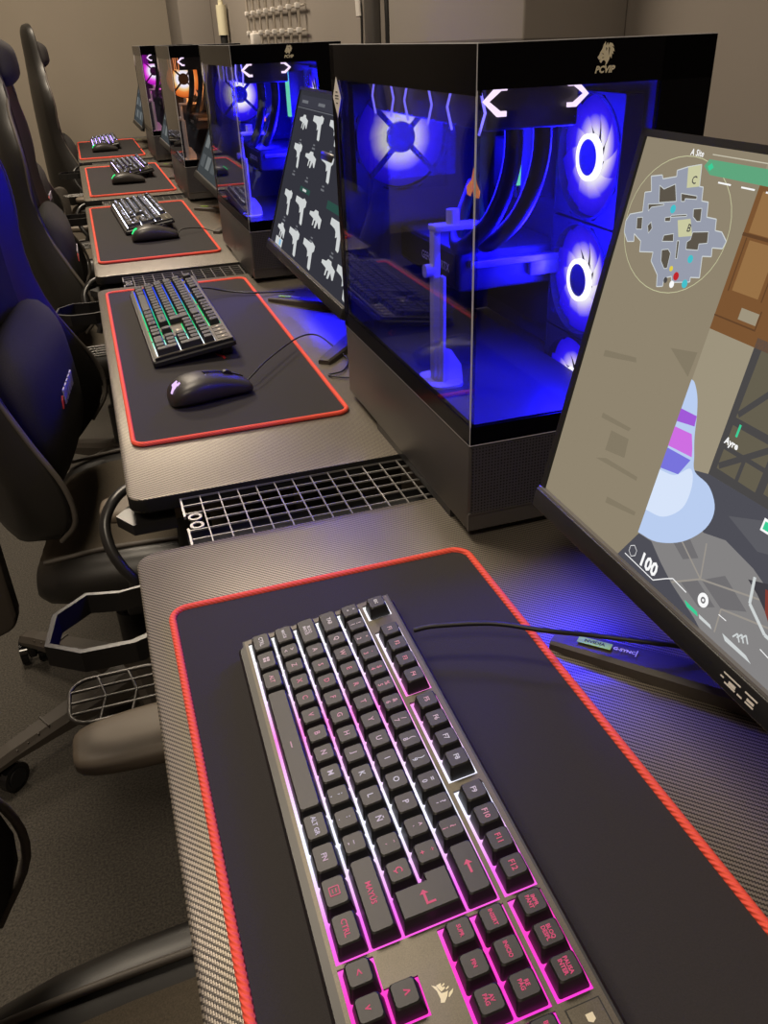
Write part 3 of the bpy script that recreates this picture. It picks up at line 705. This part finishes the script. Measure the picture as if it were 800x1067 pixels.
GL = [(-.5, .2), (-.2, .24), (-.1, .34), (.15, .34), (.2, .24), (.5, .14), (.5, -.18), (.42, -.2), (.25, -.02), (.16, -.26), (.06, -.26), (.08, 0), (-.02, -.02), (-.06, -.22), (-.14, -.22), (-.12, .02), (-.5, .08)]
def draw_menu(X, t):
    m = screen_mats([(52, 52, 60), (205, 208, 208), (44, 78, 70), (110, 112, 118), (140, 190, 225), (60, 60, 70)]); b = B(); e = .00012
    R_ = lambda a, c, d, f, mi, k: b.flat([(a, c), (d, c), (d, f), (a, f)], e*k, mi, X)
    R_(.0055, .0185, SW-.0055, SH-.005, 0, 0); R_(.0055, .265, SW-.0055, .2662, 3, 1); R_(.02, .268, SW-.02, .287, 5, 1)
    for u in (.055, .171, .29, .41): R_(u-.022, .274, u+.022, .279, 3, 2)
    cols_ = (.072, .171, .28, .41, .495); rows = ((.241, .9), (.186, .95), (.102, 1.), (.046, 1.))
    i = 0
    for v, sc in rows:
        for u in cols_:
            P = GP if (i % 3) else GL; w = .078*sc if u > .1 else .06; h = .046*sc
            b.flat([(u+p[0]*w, v+p[1]*h) for p in P], e*2, 1, X)
            R_(u-.004, v-.036, u+.016, v-.033, 3, 2); R_(u-.0, v-.030, u+.012, v-.0275, 3, 2); i += 1
    R_(.145, .132, .215, .1405, 2, 2); R_(.33, .129, .46, .142, 2, 2); R_(.165, .134, .19, .138, 1, 3)
    R_(.045, .010+.0095, .10, .034, 1, 3); R_(.075, .0215, .09, .032, 4, 4)
    b.done('screen', m, t, fixn=False)
def draw_plain(X, t):
    m = screen_mats([(62, 66, 68), (112, 116, 116), (84, 88, 90), (40, 50, 50)]); b = B(); e = .00012
    R_ = lambda a, c, d, f, mi, k: b.flat([(a, c), (d, c), (d, f), (a, f)], e*k, mi, X)
    R_(.0055, .0185, SW-.0055, SH-.005, 0, 0); R_(.0055, .26, SW-.0055, SH-.005, 3, 1)
    for i in range(5):
        for j in range(4): R_(.03+i*.1, .04+j*.055, .10+i*.1, .075+j*.055, 1 if (i+j) % 2 else 2, 1)
    b.done('screen', m, t, fixn=False)
mx = .27
make_monitor('large slanted monitor at right showing a game with small map and the number 100', (mx, .01-SW/2, DZ), .223, dict(x0=.258-mx, z0=.097, logo=True, draw=draw_game))
make_monitor('second monitor, half hidden, showing rows of white gun icons on dark grey', (mx, 1.165-SW/2, DZ), .312, dict(x0=.262-mx, z0=.088, logo=False, draw=draw_menu))
for k, lb, dx, tl in ((2, 'third monitor, mostly hidden behind the second computer tower', 0, .43), (3, 'fourth monitor, mostly hidden, beside the orange lit tower', 0, .312), (4, 'farthest monitor, seen edge on before the far wall', -.03, .30)):
    make_monitor(lb, (mx+dx, .045+PITCH*k-SW/2, DZ), tl, dict(x0=.262-mx, z0=.088, logo=False, draw=draw_plain))

# ------------------------------------------------------------------ computer towers
def fan_mats(tag_, a, c, d, s=1.):
    return emit_radial('fan_'+tag_, [(0, (255, 255, 255)), (.38, (255, 250, 255)), (.52, a), (.66, c), (1, d)], .062, s)
FB = fan_mats('blue', (185, 165, 255), (50, 25, 255), (8, 2, 190), 1.2)
FO = fan_mats('orange', (255, 215, 140), (250, 140, 60), (190, 70, 20), 1.2)
FM = fan_mats('magenta', (255, 150, 250), (235, 50, 220), (140, 10, 150), 1.2)
RB = emit('hub_ring', (250, 245, 255), 2.2)
LV = emit('led_chevron_white', (250, 225, 255), 1.6); LH = emit('led_hexagon_violet', (125, 115, 255), 2.2)
LG = emit('led_memory_green', (120, 240, 200), 1.0); LO = emit('led_and_reflection_orange', (255, 150, 90), 1.0)
WL, DL, HT = .217, .424, .445
def fan(par, name, X, struts=False):
    fr = B()
    # square frame with a round opening: four corner gussets and a ring
    fr.ring(.0585, .0615, -.010, .010, 0, 40)
    for sx in (-1, 1):
        fr.box((sx*.060-.0012, -.060, -.010), (sx*.060+.0012, .060, .010), 0); fr.box((-.060, sx*.060-.0012, -.010), (.060, sx*.060+.0012, .010), 0)
    for sx in (-1, 1):
        for sy in (-1, 1): fr.flat([(sx*.06, sy*.06), (sx*.022, sy*.06), (sx*.043, sy*.043), (sx*.06, sy*.022)], .0095, 0)
    if struts:
        for k in range(4): fr.box((.015, -.003, .0095), (.060, .003, .0125), 0, X=R(PI/4+PI/2*k, 'Z'))
    f = fr.done(name, [M['insidedark']], par); f.matrix_local = X
    b = B(); nb = 11
    for k in range(nb):
        a0 = 2*PI*k/nb; wd = 2*PI/nb*1.5; vs = []; nc = 6
        for i in range(7):
            r = .018+.0395*i/6; sw = a0+.55*(i/6)
            for j in range(nc+1):
                q = j/nc; vs.append((r*math.cos(sw+wd*q), r*math.sin(sw+wd*q), .004-.006*q))
        b.add(vs, [[i*(nc+1)+j, i*(nc+1)+j+1, (i+1)*(nc+1)+j+1, (i+1)*(nc+1)+j] for i in range(6) for j in range(nc)], 0)
    b.done('rotor', [FB], f)
    b = B(); b.cyl((0, 0, -.006), (0, 0, .0085), .0175, 0, 28); b.done('hub', [M['insidedark']], f)
    if not struts:
        b = B(); b.ring(.0175, .0225, .0045, .0092, 0, 36); b.done('hub_light', [RB], f)
    return f
def make_pc(label):
    """origin at the lower corner facing the camera; glass sides face -X and -Y"""
    t = thing('gaming_pc', label, 'computer', (.2435, .121, DZ), 0, 'glass sided gaming computers along the desks')
    zb = .107
    b = B()
    b.box((0, .002, .010), (WL, DL, zb-.002), 0, .002)
    b.box((0, .0005, .010), (WL, .004, .028), 0)
    b.box((.02, .03, 0), (.04, DL-.03, .012), 1, .002); b.box((WL-.04, .03, 0), (WL-.02, DL-.03, .012), 1, .002)
    b.box((.001, .05, .0), (.010, .30, .011), 1)
    b.done('base', [M['casebase'], M['black']], t)
    b = B(); b.box((.003, -.0005, .030), (WL-.003, .0025, zb-.003), 0); b.box((0, -.0007, .0285), (WL, .002, .0305), 1); b.done('front_mesh', [M['casemesh'], M['casebase']], t)
    b = B()                                # body: roof, rear, far side
    b.box((.002, .002, HT-.012), (WL, DL, HT-.001), 0, .001)
    b.box((.004, DL-.006, zb), (WL, DL, HT-.01), 1); b.box((WL-.006, .004, zb), (WL, DL, HT-.01), 1)
    b.done('chassis', [M['caseblack'], M['inside']], t)
    b = B(); b.box((.006, .006, zb-.003), (WL-.03, DL-.008, zb+.003), 0); b.done('inner_shelf', [M['shelf']], t)
    # glass sheets; black printed border
    def sheet(name, X, L, borders, gm):
        b = B(); b.box((0, zb, 0), (L, HT, .004), 0, X=X)
        for lo, hi in borders: b.box((lo[0], lo[1], -.0008), (hi[0], hi[1], -.0002), 1, X=X); b.box((lo[0], lo[1], .0042), (hi[0], hi[1], .0046), 1, X=X)
        b.box((0, HT-.0012, -.0005), (L, HT+.0006, .0045), 2, X=X)
        b.box((0, zb-.0012, -.0005), (L, zb+.0006, .0045), 2, X=X)
        b.box((-.0006, zb, -.0004), (.0006, HT, .0006), 2, X=X)
        return b.done(name, [gm, M['caseblack'], M['edge']], t, fixn=True)
    XS = Matrix(((0, 0, 1, 0), (1, 0, 0, 0), (0, 1, 0, 0), (0, 0, 0, 1)))          # side: local (a,b,c) -> (c, a, b)
    XF = Matrix(((1, 0, 0, 0), (0, 0, 1, 0), (0, 1, 0, 0), (0, 0, 0, 1)))          # front: (a,b,c) -> (a, c, b)
    gs = sheet('side_glass', XS, DL, [((0, HT-.036), (DL, HT)), ((0, zb), (DL, zb+.020)), ((DL-.016, zb), (DL, HT))], M['glasst'])
    gf = sheet('front_glass', XF, WL, [((0, HT-.032), (WL, HT)), ((0, zb), (WL, zb+.019)), ((WL-.050, zb), (WL, HT))], M['glass'])
    b = B(); X = Matrix(((0, 0, -1, -.0012), (-1, 0, 0, .400), (0, 1, 0, .390), (0, 0, 0, 1)))
    b.prism([(-.017, 0), (0, -.022), (.017, 0), (0, .022)], 0, .0004, 0, X)
    for hw, z in ((.004, .006), (.007, .002), (.007, -.001), (.004, -.006)): b.box((-hw, z-.0006, .0004), (hw, z+.0006, .0006), 1, X=X)
    b.done('warning_label', [M['white'], M['matte']], gs)
    # wolf head emblem with the shop's name under it
    b = B(); X = Matrix(((1, 0, 0, .1120), (0, 0, -1, -.0014), (0, 1, 0, .4315), (0, 0, 0, 1)))
    w = [(-5.2, .2), (-4.2, 1.4), (-3.6, 2.8), (-2.6, 4.2), (-2.1, 6.0), (-1.0, 7.6), (-.7, 5.4), (.4, 7.1), (.8, 5.6), (1.6, 7.0), (3.2, 6.6), (4.5, 5.0), (3.0, 5.3), (4.4, 4.2), (5.0, 2.6), (3.9, 3.2), (4.4, 1.4), (3.5, 1.9), (3.4, -.6), (2.4, .6), (1.9, -1.2), (.9, -3.0), (-.2, -4.2), (.2, -2.6), (-.4, -1.6), (-1.4, -1.2), (-2.2, -1.6), (-2.8, -2.6), (-3.6, -2.0), (-3.9, -1.2), (-3.0, -1.0), (-4.4, -.9)]
    s = .00148; b.prism([(x*s, y*s) for x, y in w], 0, .0003, 0, X)
    for pl_ in ([(-3.2, 2.2), (-1.6, 1.4), (-1.9, 1.9)], [(-.6, 4.8), (-.2, 3.2), (.2, 4.4)], [(1.2, 5.0), (1.5, 1.0), (1.9, 4.4)], [(-2.6, .1), (-1.2, .2), (-2.2, -.3)]): b.prism([(x*s, y*s) for x, y in pl_], 0, .0005, 1, X)
    sk = Matrix(((1, .25, 0, 0), (0, 1, 0, 0), (0, 0, 1, 0), (0, 0, 0, 1)))
    b.text('PCVIP', .0068, X @ T(.0, -.0087, .0002) @ sk, 0, .0003)
    b.done('wolf_emblem', [M['silver'], M['caseblack']], gf)
    # inside
    Xs = lambda y, z: T(WL-.020, y, z) @ R(-PI/2, 'Y')
    for z in (.337, .212, .0865+.085): 
        if z > .2: fan(t, 'side_fan', Xs(.140, z))
    f3 = fan(t, 'side_fan', Xs(.140, .0875))
    fan(t, 'rear_fan', T(.078, DL-.020, .342) @ R(PI/2, 'X'), True)
    b = B(); b.box((WL-.012, .215, .13), (WL-.008, .405, .40), 0)
    for k in range(6): b.box((WL-.02, .23+.025*k, .36), (WL-.012, .245+.025*k, .385), 1, .001)
    b.box((WL-.03, .30, .28), (WL-.012, .36, .34), 1, .003); b.done('motherboard', [M['insidedark'], M['inside']], t)
    for k in range(2):
        b = B(); y = .235+.012*k; b.box((WL-.055, y, .285), (WL-.012, y+.006, .39), 0, .001); b.box((WL-.060, y, .30), (WL-.055, y+.006, .39), 1)
        b.done('memory_stick', [M['insidedark'], LG], t)
    b = B(); g0, g1, gz = .075, .205, .195
    b.box((g0, .205, gz), (g1, .40, gz+.045), 0, .004); b.box((g0-.001, .215, gz+.006), (g0+.001, .395, gz+.040), 1)
    X = Matrix(((0, 0, -1, g0-.0014), (-1, 0, 0, .275), (0, 1, 0, gz+.022), (0, 0, 0, 1)))
    b.text('GEFORCE RTX', .0135, X, 2, .0002)
    b.box((g0+.01, .195, gz+.028), (g1+.004, .2045, gz+.036), 3, .001); b.box((g1-.045, .196, gz+.012), (g1-.005, .204, gz+.03), 3, .001)
    for k in range(2): b.cyl((g0+.03+.07*k, .25+.09*k, gz-.002), (g0+.03+.07*k, .25+.09*k, gz+.001), .038, 1, 24)
    b.done('graphics_card', [M['insidedark'], M['matte'], M['white'], M['grey']], t)
    b = B(); sx, sy = .030, .165
    b.prism([(sx+x, sy+y) for x, y in rrect(-.012, -.028, .026, .028, .012)], zb+.003, zb+.006, 0)
    b.box((sx-.004, sy-.006, zb+.006), (sx+.004, sy+.006, .275), 0, .001); b.box((sx+.004, sy-.014, zb+.006), (sx+.007, sy-.004, .23), 0)
    b.prism([(0, 0), (.03, 0), (.028, .018), (.016, .036), (0, .042)], 0, .003, 0, Matrix(((1, 0, 0, sx), (0, 0, -1, sy-.006), (0, 1, 0, zb+.004), (0, 0, 0, 1))))
    b.cyl((sx-.012, sy, .235), (sx-.003, sy, .235), .007, 0, 16); b.box((sx-.004, sy-.01, .275), (sx+.05, sy+.01, .281), 0, .001); b.cyl((sx+.02, sy, .281), (sx+.02, sy, .295), .007, 0, 14)
    b.done('card_support', [M['white']], t)
    for dx in (0, .028):
        b = B(); b.tube(bez([(.062+dx, .06, .405), (.064+dx, .062, .35), (.058+dx, .085, .30), (.052+dx, .14, .262), (.07+dx, .20, .262), (.12, .27, .30)], 8), .0085, 0, 10); b.done('cooling_tube', [M['black']], t)
    b = B(); b.box((.030, .045, .378), (.118, .36, .432), 0, .003); b.done('radiator', [M['black']], t)
    def chev(tip, end, z0, z1, y, th):
        zm = (z0+z1)/2; b = B(); s = 1 if end > tip else -1
        P = [(end+s*.008, z1), (end, z1), (tip, zm), (end, z0), (end+s*.008, z0)]
        Pin = [(end+s*.008, z1-th), (end+th*.6*s, z1-th), (tip+th*1.25*s, zm), (end+th*.6*s, z0+th), (end+s*.008, z0+th)]
        X = Matrix(((1, 0, 0, 0), (0, 0, 1, y), (0, 1, 0, 0), (0, 0, 0, 1)))
        for i in range(4): b.prism([P[i], P[i+1], Pin[i+1], Pin[i]], 0, .003, 0, X)
        b.done('led_chevron', [LV], t)
    chev(.0245, .038, .3895, .4135, .040, .0042); chev(.1240, .1125, .3935, .4135, .040, .0036)
    for yc, hw in ((.315, .037), (.205, .039), (.085, .042)):
        b = B()
        for q in (-1, 1): b.tube([(.0275, yc+q*hw*.72, .411), (.0275, yc+q*hw, .393), (.0275, yc+q*hw*.72, .375)], .0013, 0, 6)
        b.done('led_hexagon', [LH], t)
    b = B(); X = Matrix(((1, 0, 0, .088), (0, 0, -1, .20), (0, 1, 0, .300), (0, 0, 0, 1)))
    b.prism([(0, .028), (-.002, .017), (-.008, .010), (-.007, .002), (-.004, 0), (-.001, .008), (.001, -.002), (.006, -.003), (.007, .004), (.003, .012)], 0, .003, 0, X); b.done('orange_reflection', [LO], t)  # glowing flame shape stands in for an orange reflection
    return t
pcl = ['large blue lit glass computer tower with wolf emblem, nearest the camera',
       'blue lit computer tower standing second, behind the gun icon monitor',
       'orange lit computer tower, third in the row',
       'magenta lit computer tower, farthest in the row']
pc = make_pc(pcl[0])
for k in range(1, 4):
    copy_tree(pc, (.2435-(.003 if k == 1 else 0), .121+PITCH*k, DZ), 0, pcl[k], {2: {FB: FO, LH: LO, LG: LO}, 3: {FB: FM, LH: FM}, 4: {FB: FM}}.get(k))

# ------------------------------------------------------------------ chairs
def make_chair(label, loc, rz):
    """gaming chair facing +X; origin on the floor below the gas lift"""
    t = thing('gaming_chair', label, 'chair', loc, rz, 'gaming chairs pushed up to the desks')
    # backrest as one lofted shell with side wings
    prof = [(.520, .190, .010, .085), (.545, .245, .05, .095), (.59, .272, .085, .10), (.65, .275, .085, .10), (.72, .262, .055, .095), (.80, .245, .024, .09), (.88, .245, .012, .085),
            (.96, .262, .020, .08), (1.02, .262, .020, .075), (1.07, .225, .016, .07), (1.11, .170, .018, .065), (1.16, .145, .012, .06), (1.23, .145, .014, .055), (1.28, .128, .010, .05), (1.305, .085, .0, .035)]
    xc = lambda z: -.165-.06*(z-.52)
    rings = []; n = 14
    for z, hw, wg, th in prof:
        r = []
        for i in range(n+1):
            q = -1+2*i/n; y = hw*math.sin(q*PI/2); a = abs(y/hw)
            r.append((xc(z)+wg*max(0, (a-.45)/.55)**1.4-.012*(1-a*a), y, z))
        for i in range(1, n):
            q = 1-2*i/n; y = hw*.985*math.sin(q*PI/2); a = abs(y/hw)
            r.append((xc(z)-th*(1-.55*a**2)+wg*.75*max(0, (a-.4)/.6)**1.3, y, z-.004))
        rings.append(r)
    bk = B().loft(rings, 0, fm=lambda i, j: 1 if 4 <= j < 10 else 0).done('backrest', [M['leather'], M['fabric']], t, subsurf=1)
    b = B()
    for s in (-1, 1):
        b.tube(bez([(xc(z)+wg-.005, s*hw*.985, z) for z, hw, wg, th in prof[1:12]], 4), .0042, 0, 8)
    b.done('piping', [M['piping']], bk)
    # lumbar cushion with a small pale print
    b = B(); rings = []
    for k in range(9):
        q = -1+2*k/8; hw = .20*(1-.22*abs(q)**3) if abs(q) < 1 else .14; th = .05*math.sqrt(max(.02, 1-q**4))
        z = .70+.135*q; x = xc(z)+.0
        r = []
        for i in range(16):
            a = 2*PI*i/16; r.append((x+.020+th*math.copysign(abs(math.cos(a))**.7, math.cos(a)), hw*math.copysign(abs(math.sin(a))**.6, math.sin(a)), z))
        rings.append(r)
    cu = B().loft(rings, 0).done('lumbar_cushion', [M['fabric']], t, subsurf=1)
    b = B(); X = Matrix(((0, 0, 1, xc(.7)+.0685), (1, 0, 0, 0), (0, 1, 0, .705), (0, 0, 0, 1)))
    for k in range(5): b.prism([(-.05+.021*k, -.012), (-.036+.021*k, -.012), (-.033+.021*k, .012), (-.047+.021*k, .012)], -.004, .0015, 0, X)
    b.prism([(-.075, -.010), (-.060, -.006), (-.062, .008), (-.069, .002)], -.004, .0015, 1, X)
    b.done('cushion_print', [M['pale'], M['redlogo']], cu)
    # head cushion
    b = B(); rings = []
    for k in range(7):
        q = -1+2*k/6; z = 1.175+.055*q; th = .04*math.sqrt(max(.03, 1-q**4)); r = []
        for i in range(14):
            a = 2*PI*i/14; r.append((xc(z)+.012+th*math.cos(a), .125*(1-.2*q**4)*math.copysign(abs(math.sin(a))**.6, math.sin(a)), z))
        rings.append(r)
    B().loft(rings, 0).done('head_cushion', [M['fabric']], t, subsurf=1)
    # seat
    rings = []
    for x, hw, zt, bo in ((-.20, .18, .44, .0), (-.185, .225, .462, .01), (-.10, .245, .468, .035), (.05, .255, .47, .04), (.18, .258, .472, .032), (.27, .250, .468, .015), (.305, .22, .448, .0), (.315, .17, .425, 0)):
        r = []
        for i in range(13):
            q = -1+2*i/12; y = hw*math.sin(q*PI/2); a = abs(y/hw)
            r.append((x, y, zt+bo*math.exp(-((a-.84)/.14)**2)-.03*max(0, (a-.9)/.1)**2))
        for i in range(1, 12):
            q = 1-2*i/12; r.append((x, hw*.93*math.sin(q*PI/2), .385+.03*abs(q)**3))
        rings.append(r)
    st = B().loft(rings, 0, fm=lambda i, j: 1 if 3 <= j < 9 else 0).done('seat', [M['leather'], M['seatfabric']], t, subsurf=1)
    for s in (-1, 1):
        b = B(); b.tube(bez([(-.17, s*.19, .480), (-.06, s*.192, .494), (.08, s*.196, .496), (.2, s*.196, .488), (.29, s*.17, .462)], 6), .004, 0, 8)
        b.done('seat_piping', [M['piping']], st)
    b = B(); b.box((-.15, -.11, .345), (.12, .11, .385), 0, .006); b.box((-.06, -.19, .352), (.02, .19, .372), 0, .004)
    b.tube([(0.02, .08, .362), (.04, .2, .358), (.05, .27, .352)], .006, 0, 8); b.done('tilt_mechanism', [M['metal']], t)
    for s in (-1, 1):       # recliner hinge covers
        b = B(); X = Matrix(((1, 0, 0, -.235), (0, 0, 1, s*.272 if s > 0 else s*.272-.028), (0, 1, 0, .525), (0, 0, 0, 1)))
        b.prism(rrect(-.035, -.10, .035, .105, .034, 6), 0, .028, 0, X, bev=.006); b.cyl((0, -.02, .026 if s > 0 else .002), (0, -.02, .031 if s > 0 else -.003), .008, 1, 16, X=X)
        b.done('hinge_cover', [M['chairplastic'], M['black']], t)
        b = B(); ya = s*.33      # armrest: bracket, post, pad
        b.box((.05, min(s*.16, ya), .368), (.12, max(s*.16, ya), .382), 0, .003)
        b.box((.06, ya-.014, .37), (.11, ya+.014, .622), 0, .006); b.box((.052, ya-.02, .42), (.118, ya+.02, .54), 0, .008)
        ar = b.done('armrest', [M['black']], t)
        rings = []
        for x, hw, zz in ((-.040, .016, .004), (-.035, .028, .0015), (-.012, .036, 0), (.05, .038, -.003), (.12, .038, 0), (.165, .030, .001), (.172, .016, .004)):
            rings.append([(x, ya-hw, .625+zz), (x, ya-hw*.98, .640-zz), (x, ya-hw*.8, .647-zz*1.), (x, ya, .645-zz), (x, ya+hw*.8, .647-zz), (x, ya+hw*.98, .640-zz), (x, ya+hw, .625+zz), (x, ya, .621+zz)])
        B().loft(rings, 0).done('arm_pad', [M['padgrey']], ar, subsurf=1)
    b = B(); b.cyl((0, 0, .09), (0, 0, .24), .026, 0, 20); b.cyl((0, 0, .24), (0, 0, .35), .015, 0, 16); b.done('gas_lift', [M['black']], t)
    b = B(); b.cyl((0, 0, .065), (0, 0, .125), .048, 0, 24, .036); b.done('base_hub', [M['chairplastic']], t)
    for k in range(5):
        a = PI+PI/5+2*PI*k/5; X = R(a, 'Z'); b = B(); rings = []
        for r, hw, z0, z1 in ((.03, .034, .065, .118), (.10, .030, .068, .110), (.20, .025, .068, .098), (.29, .021, .066, .088), (.325, .020, .062, .082), (.337, .014, .062, .076)):
            rings.append([(r, -hw, z0), (r, -hw, z1-.012), (r, -hw*.6, z1), (r, hw*.6, z1), (r, hw, z1-.012), (r, hw, z0)])
        b.loft(rings, 0, X, smooth=False)
        for q in range(4):
            r = .215+.022*q; b.box((r, -.018, .085), (r+.003, .018, .099-.0055*q), 0, X=X)
        b.done('base_leg', [M['chairplastic']], t)
        b = B(); Y = X @ T(.318, 0, 0) @ R(.5*k+.35, 'Z')
        b.cyl((0, 0, .05), (0, 0, .072), .011, 0, 12, X=Y); b.box((-.02, -.009, .026), (.016, .009, .056), 0, .005, X=Y)
        for s in (-1, 1):
            b.cyl((-.012, s*.010, .029), (-.012, s*.026, .029), .029, 0, 22, X=Y); b.cyl((-.012, s*.026, .029), (-.012, s*.028, .029), .019, 1, 18, X=Y)
        b.done('caster', [M['gloss'], M['matte']], t)
    for ch in t.children:
        if ch.name.split('.')[0] not in ('gas_lift', 'base_hub', 'base_leg', 'caster'): ch.location.x = .09
    return t
CH = [(-.220, -.25, 0), (-.138, .885, -7), (-.105, 1.99, 0), (-.19, 3.09, -3), (-.06, 4.2, 2)]
cl = ['black gaming chair at the nearest desk, only seat and armrest showing at lower left',
      'black gaming chair with blue lit lumbar cushion at the second desk',
      'dark gaming chair at the third desk, its hinge cover facing the camera',
      'dark gaming chair at the fourth desk, half hidden behind nearer chairs',
      'farthest gaming chair, its tall back standing before the far wall']
chair = make_chair(cl[0], (CH[0][0], CH[0][1], 0), math.radians(CH[0][2]))
for k in range(1, 5): copy_tree(chair, (CH[k][0], CH[k][1], 0), math.radians(CH[k][2]), cl[k])

# ------------------------------------------------------------------ things on the right wall
xw = XW-.001
b = B()
for i in range(8):
    y = 2.56+.128*i
    b.tube([(xw-.02, y, DZ+.30), (xw-.02, y, DZ+.95)], .005, 0, 8)
for z in (.475, .545, .62): 
    b.tube([(xw-.012, 2.50, DZ+z), (xw-.012, 3.52, DZ+z)], .004, 0, 6)
    for i in range(8): b.box((xw-.030, 2.552+.128*i, DZ+z-.008), (xw-.014, 2.572+.128*i, DZ+z+.008), 1, .002)  # white blocks stand in for glints on the rods
tag(b.done('wall_rack', [M['rod'], M['white']]), 'rack of thin vertical rods on the right wall above the second tower', 'rack')
b = B(); b.cyl((xw-.03, 4.06, DZ+.475), (xw-.03, 4.06, DZ+.60), .024, 0, 20); b.cyl((xw-.03, 4.06, DZ+.44), (xw-.03, 4.06, DZ+.475), .018, 1, 16); b.cyl((xw-.03, 4.06, DZ+.60), (xw-.03, 4.06, DZ+.63), .012, 0, 12)
tag(b.done('wall_tube', [M['silver'], M['matte']]), 'short white tube fixed upright on the right wall beyond the rod rack', 'lamp')  # plain tube on the wall, gives no light
tag(B().box((xw-.04, 3.29, DZ+.42), (xw, 3.35, DZ+.475), 0, .004).done('wall_socket_box', [M['white']]), 'small white box on the right wall beside the rod rack', 'box')
cable('wall_cable', [(xw-.006, 1.715, DZ+.30), (xw-.008, 1.70, DZ+.5), (xw-.006, 1.735, DZ+.75), (xw-.006, 1.74, DZ+1.9)], .006, 'thick black cable running down the right wall beyond the pillar')
cable('wall_cable', [(xw-.006, 1.93, DZ+.35), (xw-.006, 1.915, DZ+.5), (xw-.006, 1.93, DZ+.7), (xw-.006, 1.93, DZ+1.9)], .0035, 'thin dark cable with a pale plug on the right wall, left of the thick one')
tag(B().cyl((xw-.012, 1.918, DZ+.497), (xw-.012, 1.93, DZ+.58), .008, 0, 10).done('cable_plug', [M['white']]), 'pale inline plug on the thin wall cable', 'plug')
tag(B().box((xw-.02, 1.775, 0.3), (xw, 1.85, HC), 0, .003).done('cable_trunking', [M['casebase']]), 'dark grey upright trunking on the right wall beside the black cable', 'trunking')

# ------------------------------------------------------------------ light
def area(name, loc, size, power, c, rot=(0, 0, 0), sy=None):
    l = bpy.data.lights.new(name, 'AREA'); l.size = size; l.energy = power; l.color = c
    if sy: l.shape = 'RECTANGLE'; l.size_y = sy
    o = bpy.data.objects.new(name, l); col.objects.link(o); o.location = loc; o.rotation_euler = rot; return o
def point(name, loc, power, c, r=.03):
    l = bpy.data.lights.new(name, 'POINT'); l.energy = power; l.color = c; l.shadow_soft_size = r
    o = bpy.data.objects.new(name, l); col.objects.link(o); o.location = loc; return o
WARM = (1, .85, .66)
area('ceiling_lamp', (-.25, 3.4, HC-.03), .6, 62, WARM)
area('ceiling_lamp', (-.35, 1.1, HC-.03), .6, 40, WARM)
area('ceiling_lamp', (-.9, -1.2, HC-.03), .6, 36, WARM)
BL = (.005, .002, 1.)
for k, c, p in ((0, BL, 1.), (1, BL, 1.), (2, (1, .35, .08), .35), (3, (1, .05, .8), .35)):
    x, y = .2435, .121+PITCH*k
    for z in ((.337, .212) if k < 2 else (.3,)):
        area('fan_light', (x+WL-.034, y+.14, DZ+z), .09, 2*p, c, (0, PI/2, 0))
    if k < 2:
        area('fan_light', (x+.09, y+DL-.045, DZ+.342), .09, 1.8*p, c, (-PI/2, 0, 0))
        area('fan_light', (x+.105, y+.12, DZ+.395), .10, 1.1*p, c)
        point('added_case_fill', (x+.13, y+.10, DZ+.275), 7.5*p, c, .04)  # unseen fill light added in mid case, no lamp of its own
w = bpy.data.worlds.new('world'); bpy.context.scene.world = w; w.use_nodes = True
w.node_tree.nodes['Background'].inputs[0].default_value = (.02, .018, .016, 1)

# ------------------------------------------------------------------ camera
cam = bpy.data.cameras.new('camera'); co = bpy.data.objects.new('camera', cam); col.objects.link(co)
cam.sensor_fit = 'VERTICAL'; cam.sensor_height = 24; cam.lens = 867.07/1067*24; cam.clip_start = .01
co.rotation_mode = 'XYZ'
co.rotation_euler = (math.radians(60.1335), math.radians(1.9296), math.radians(-18.6695))
co.location = (-.05685, -.54561, .45369+DZ)
sc = bpy.context.scene; sc.camera = co
vs = sc.view_settings; vs.view_transform = 'Standard'; vs.look = 'None'; vs.exposure = 0; vs.gamma = 1; vs.use_curve_mapping = False
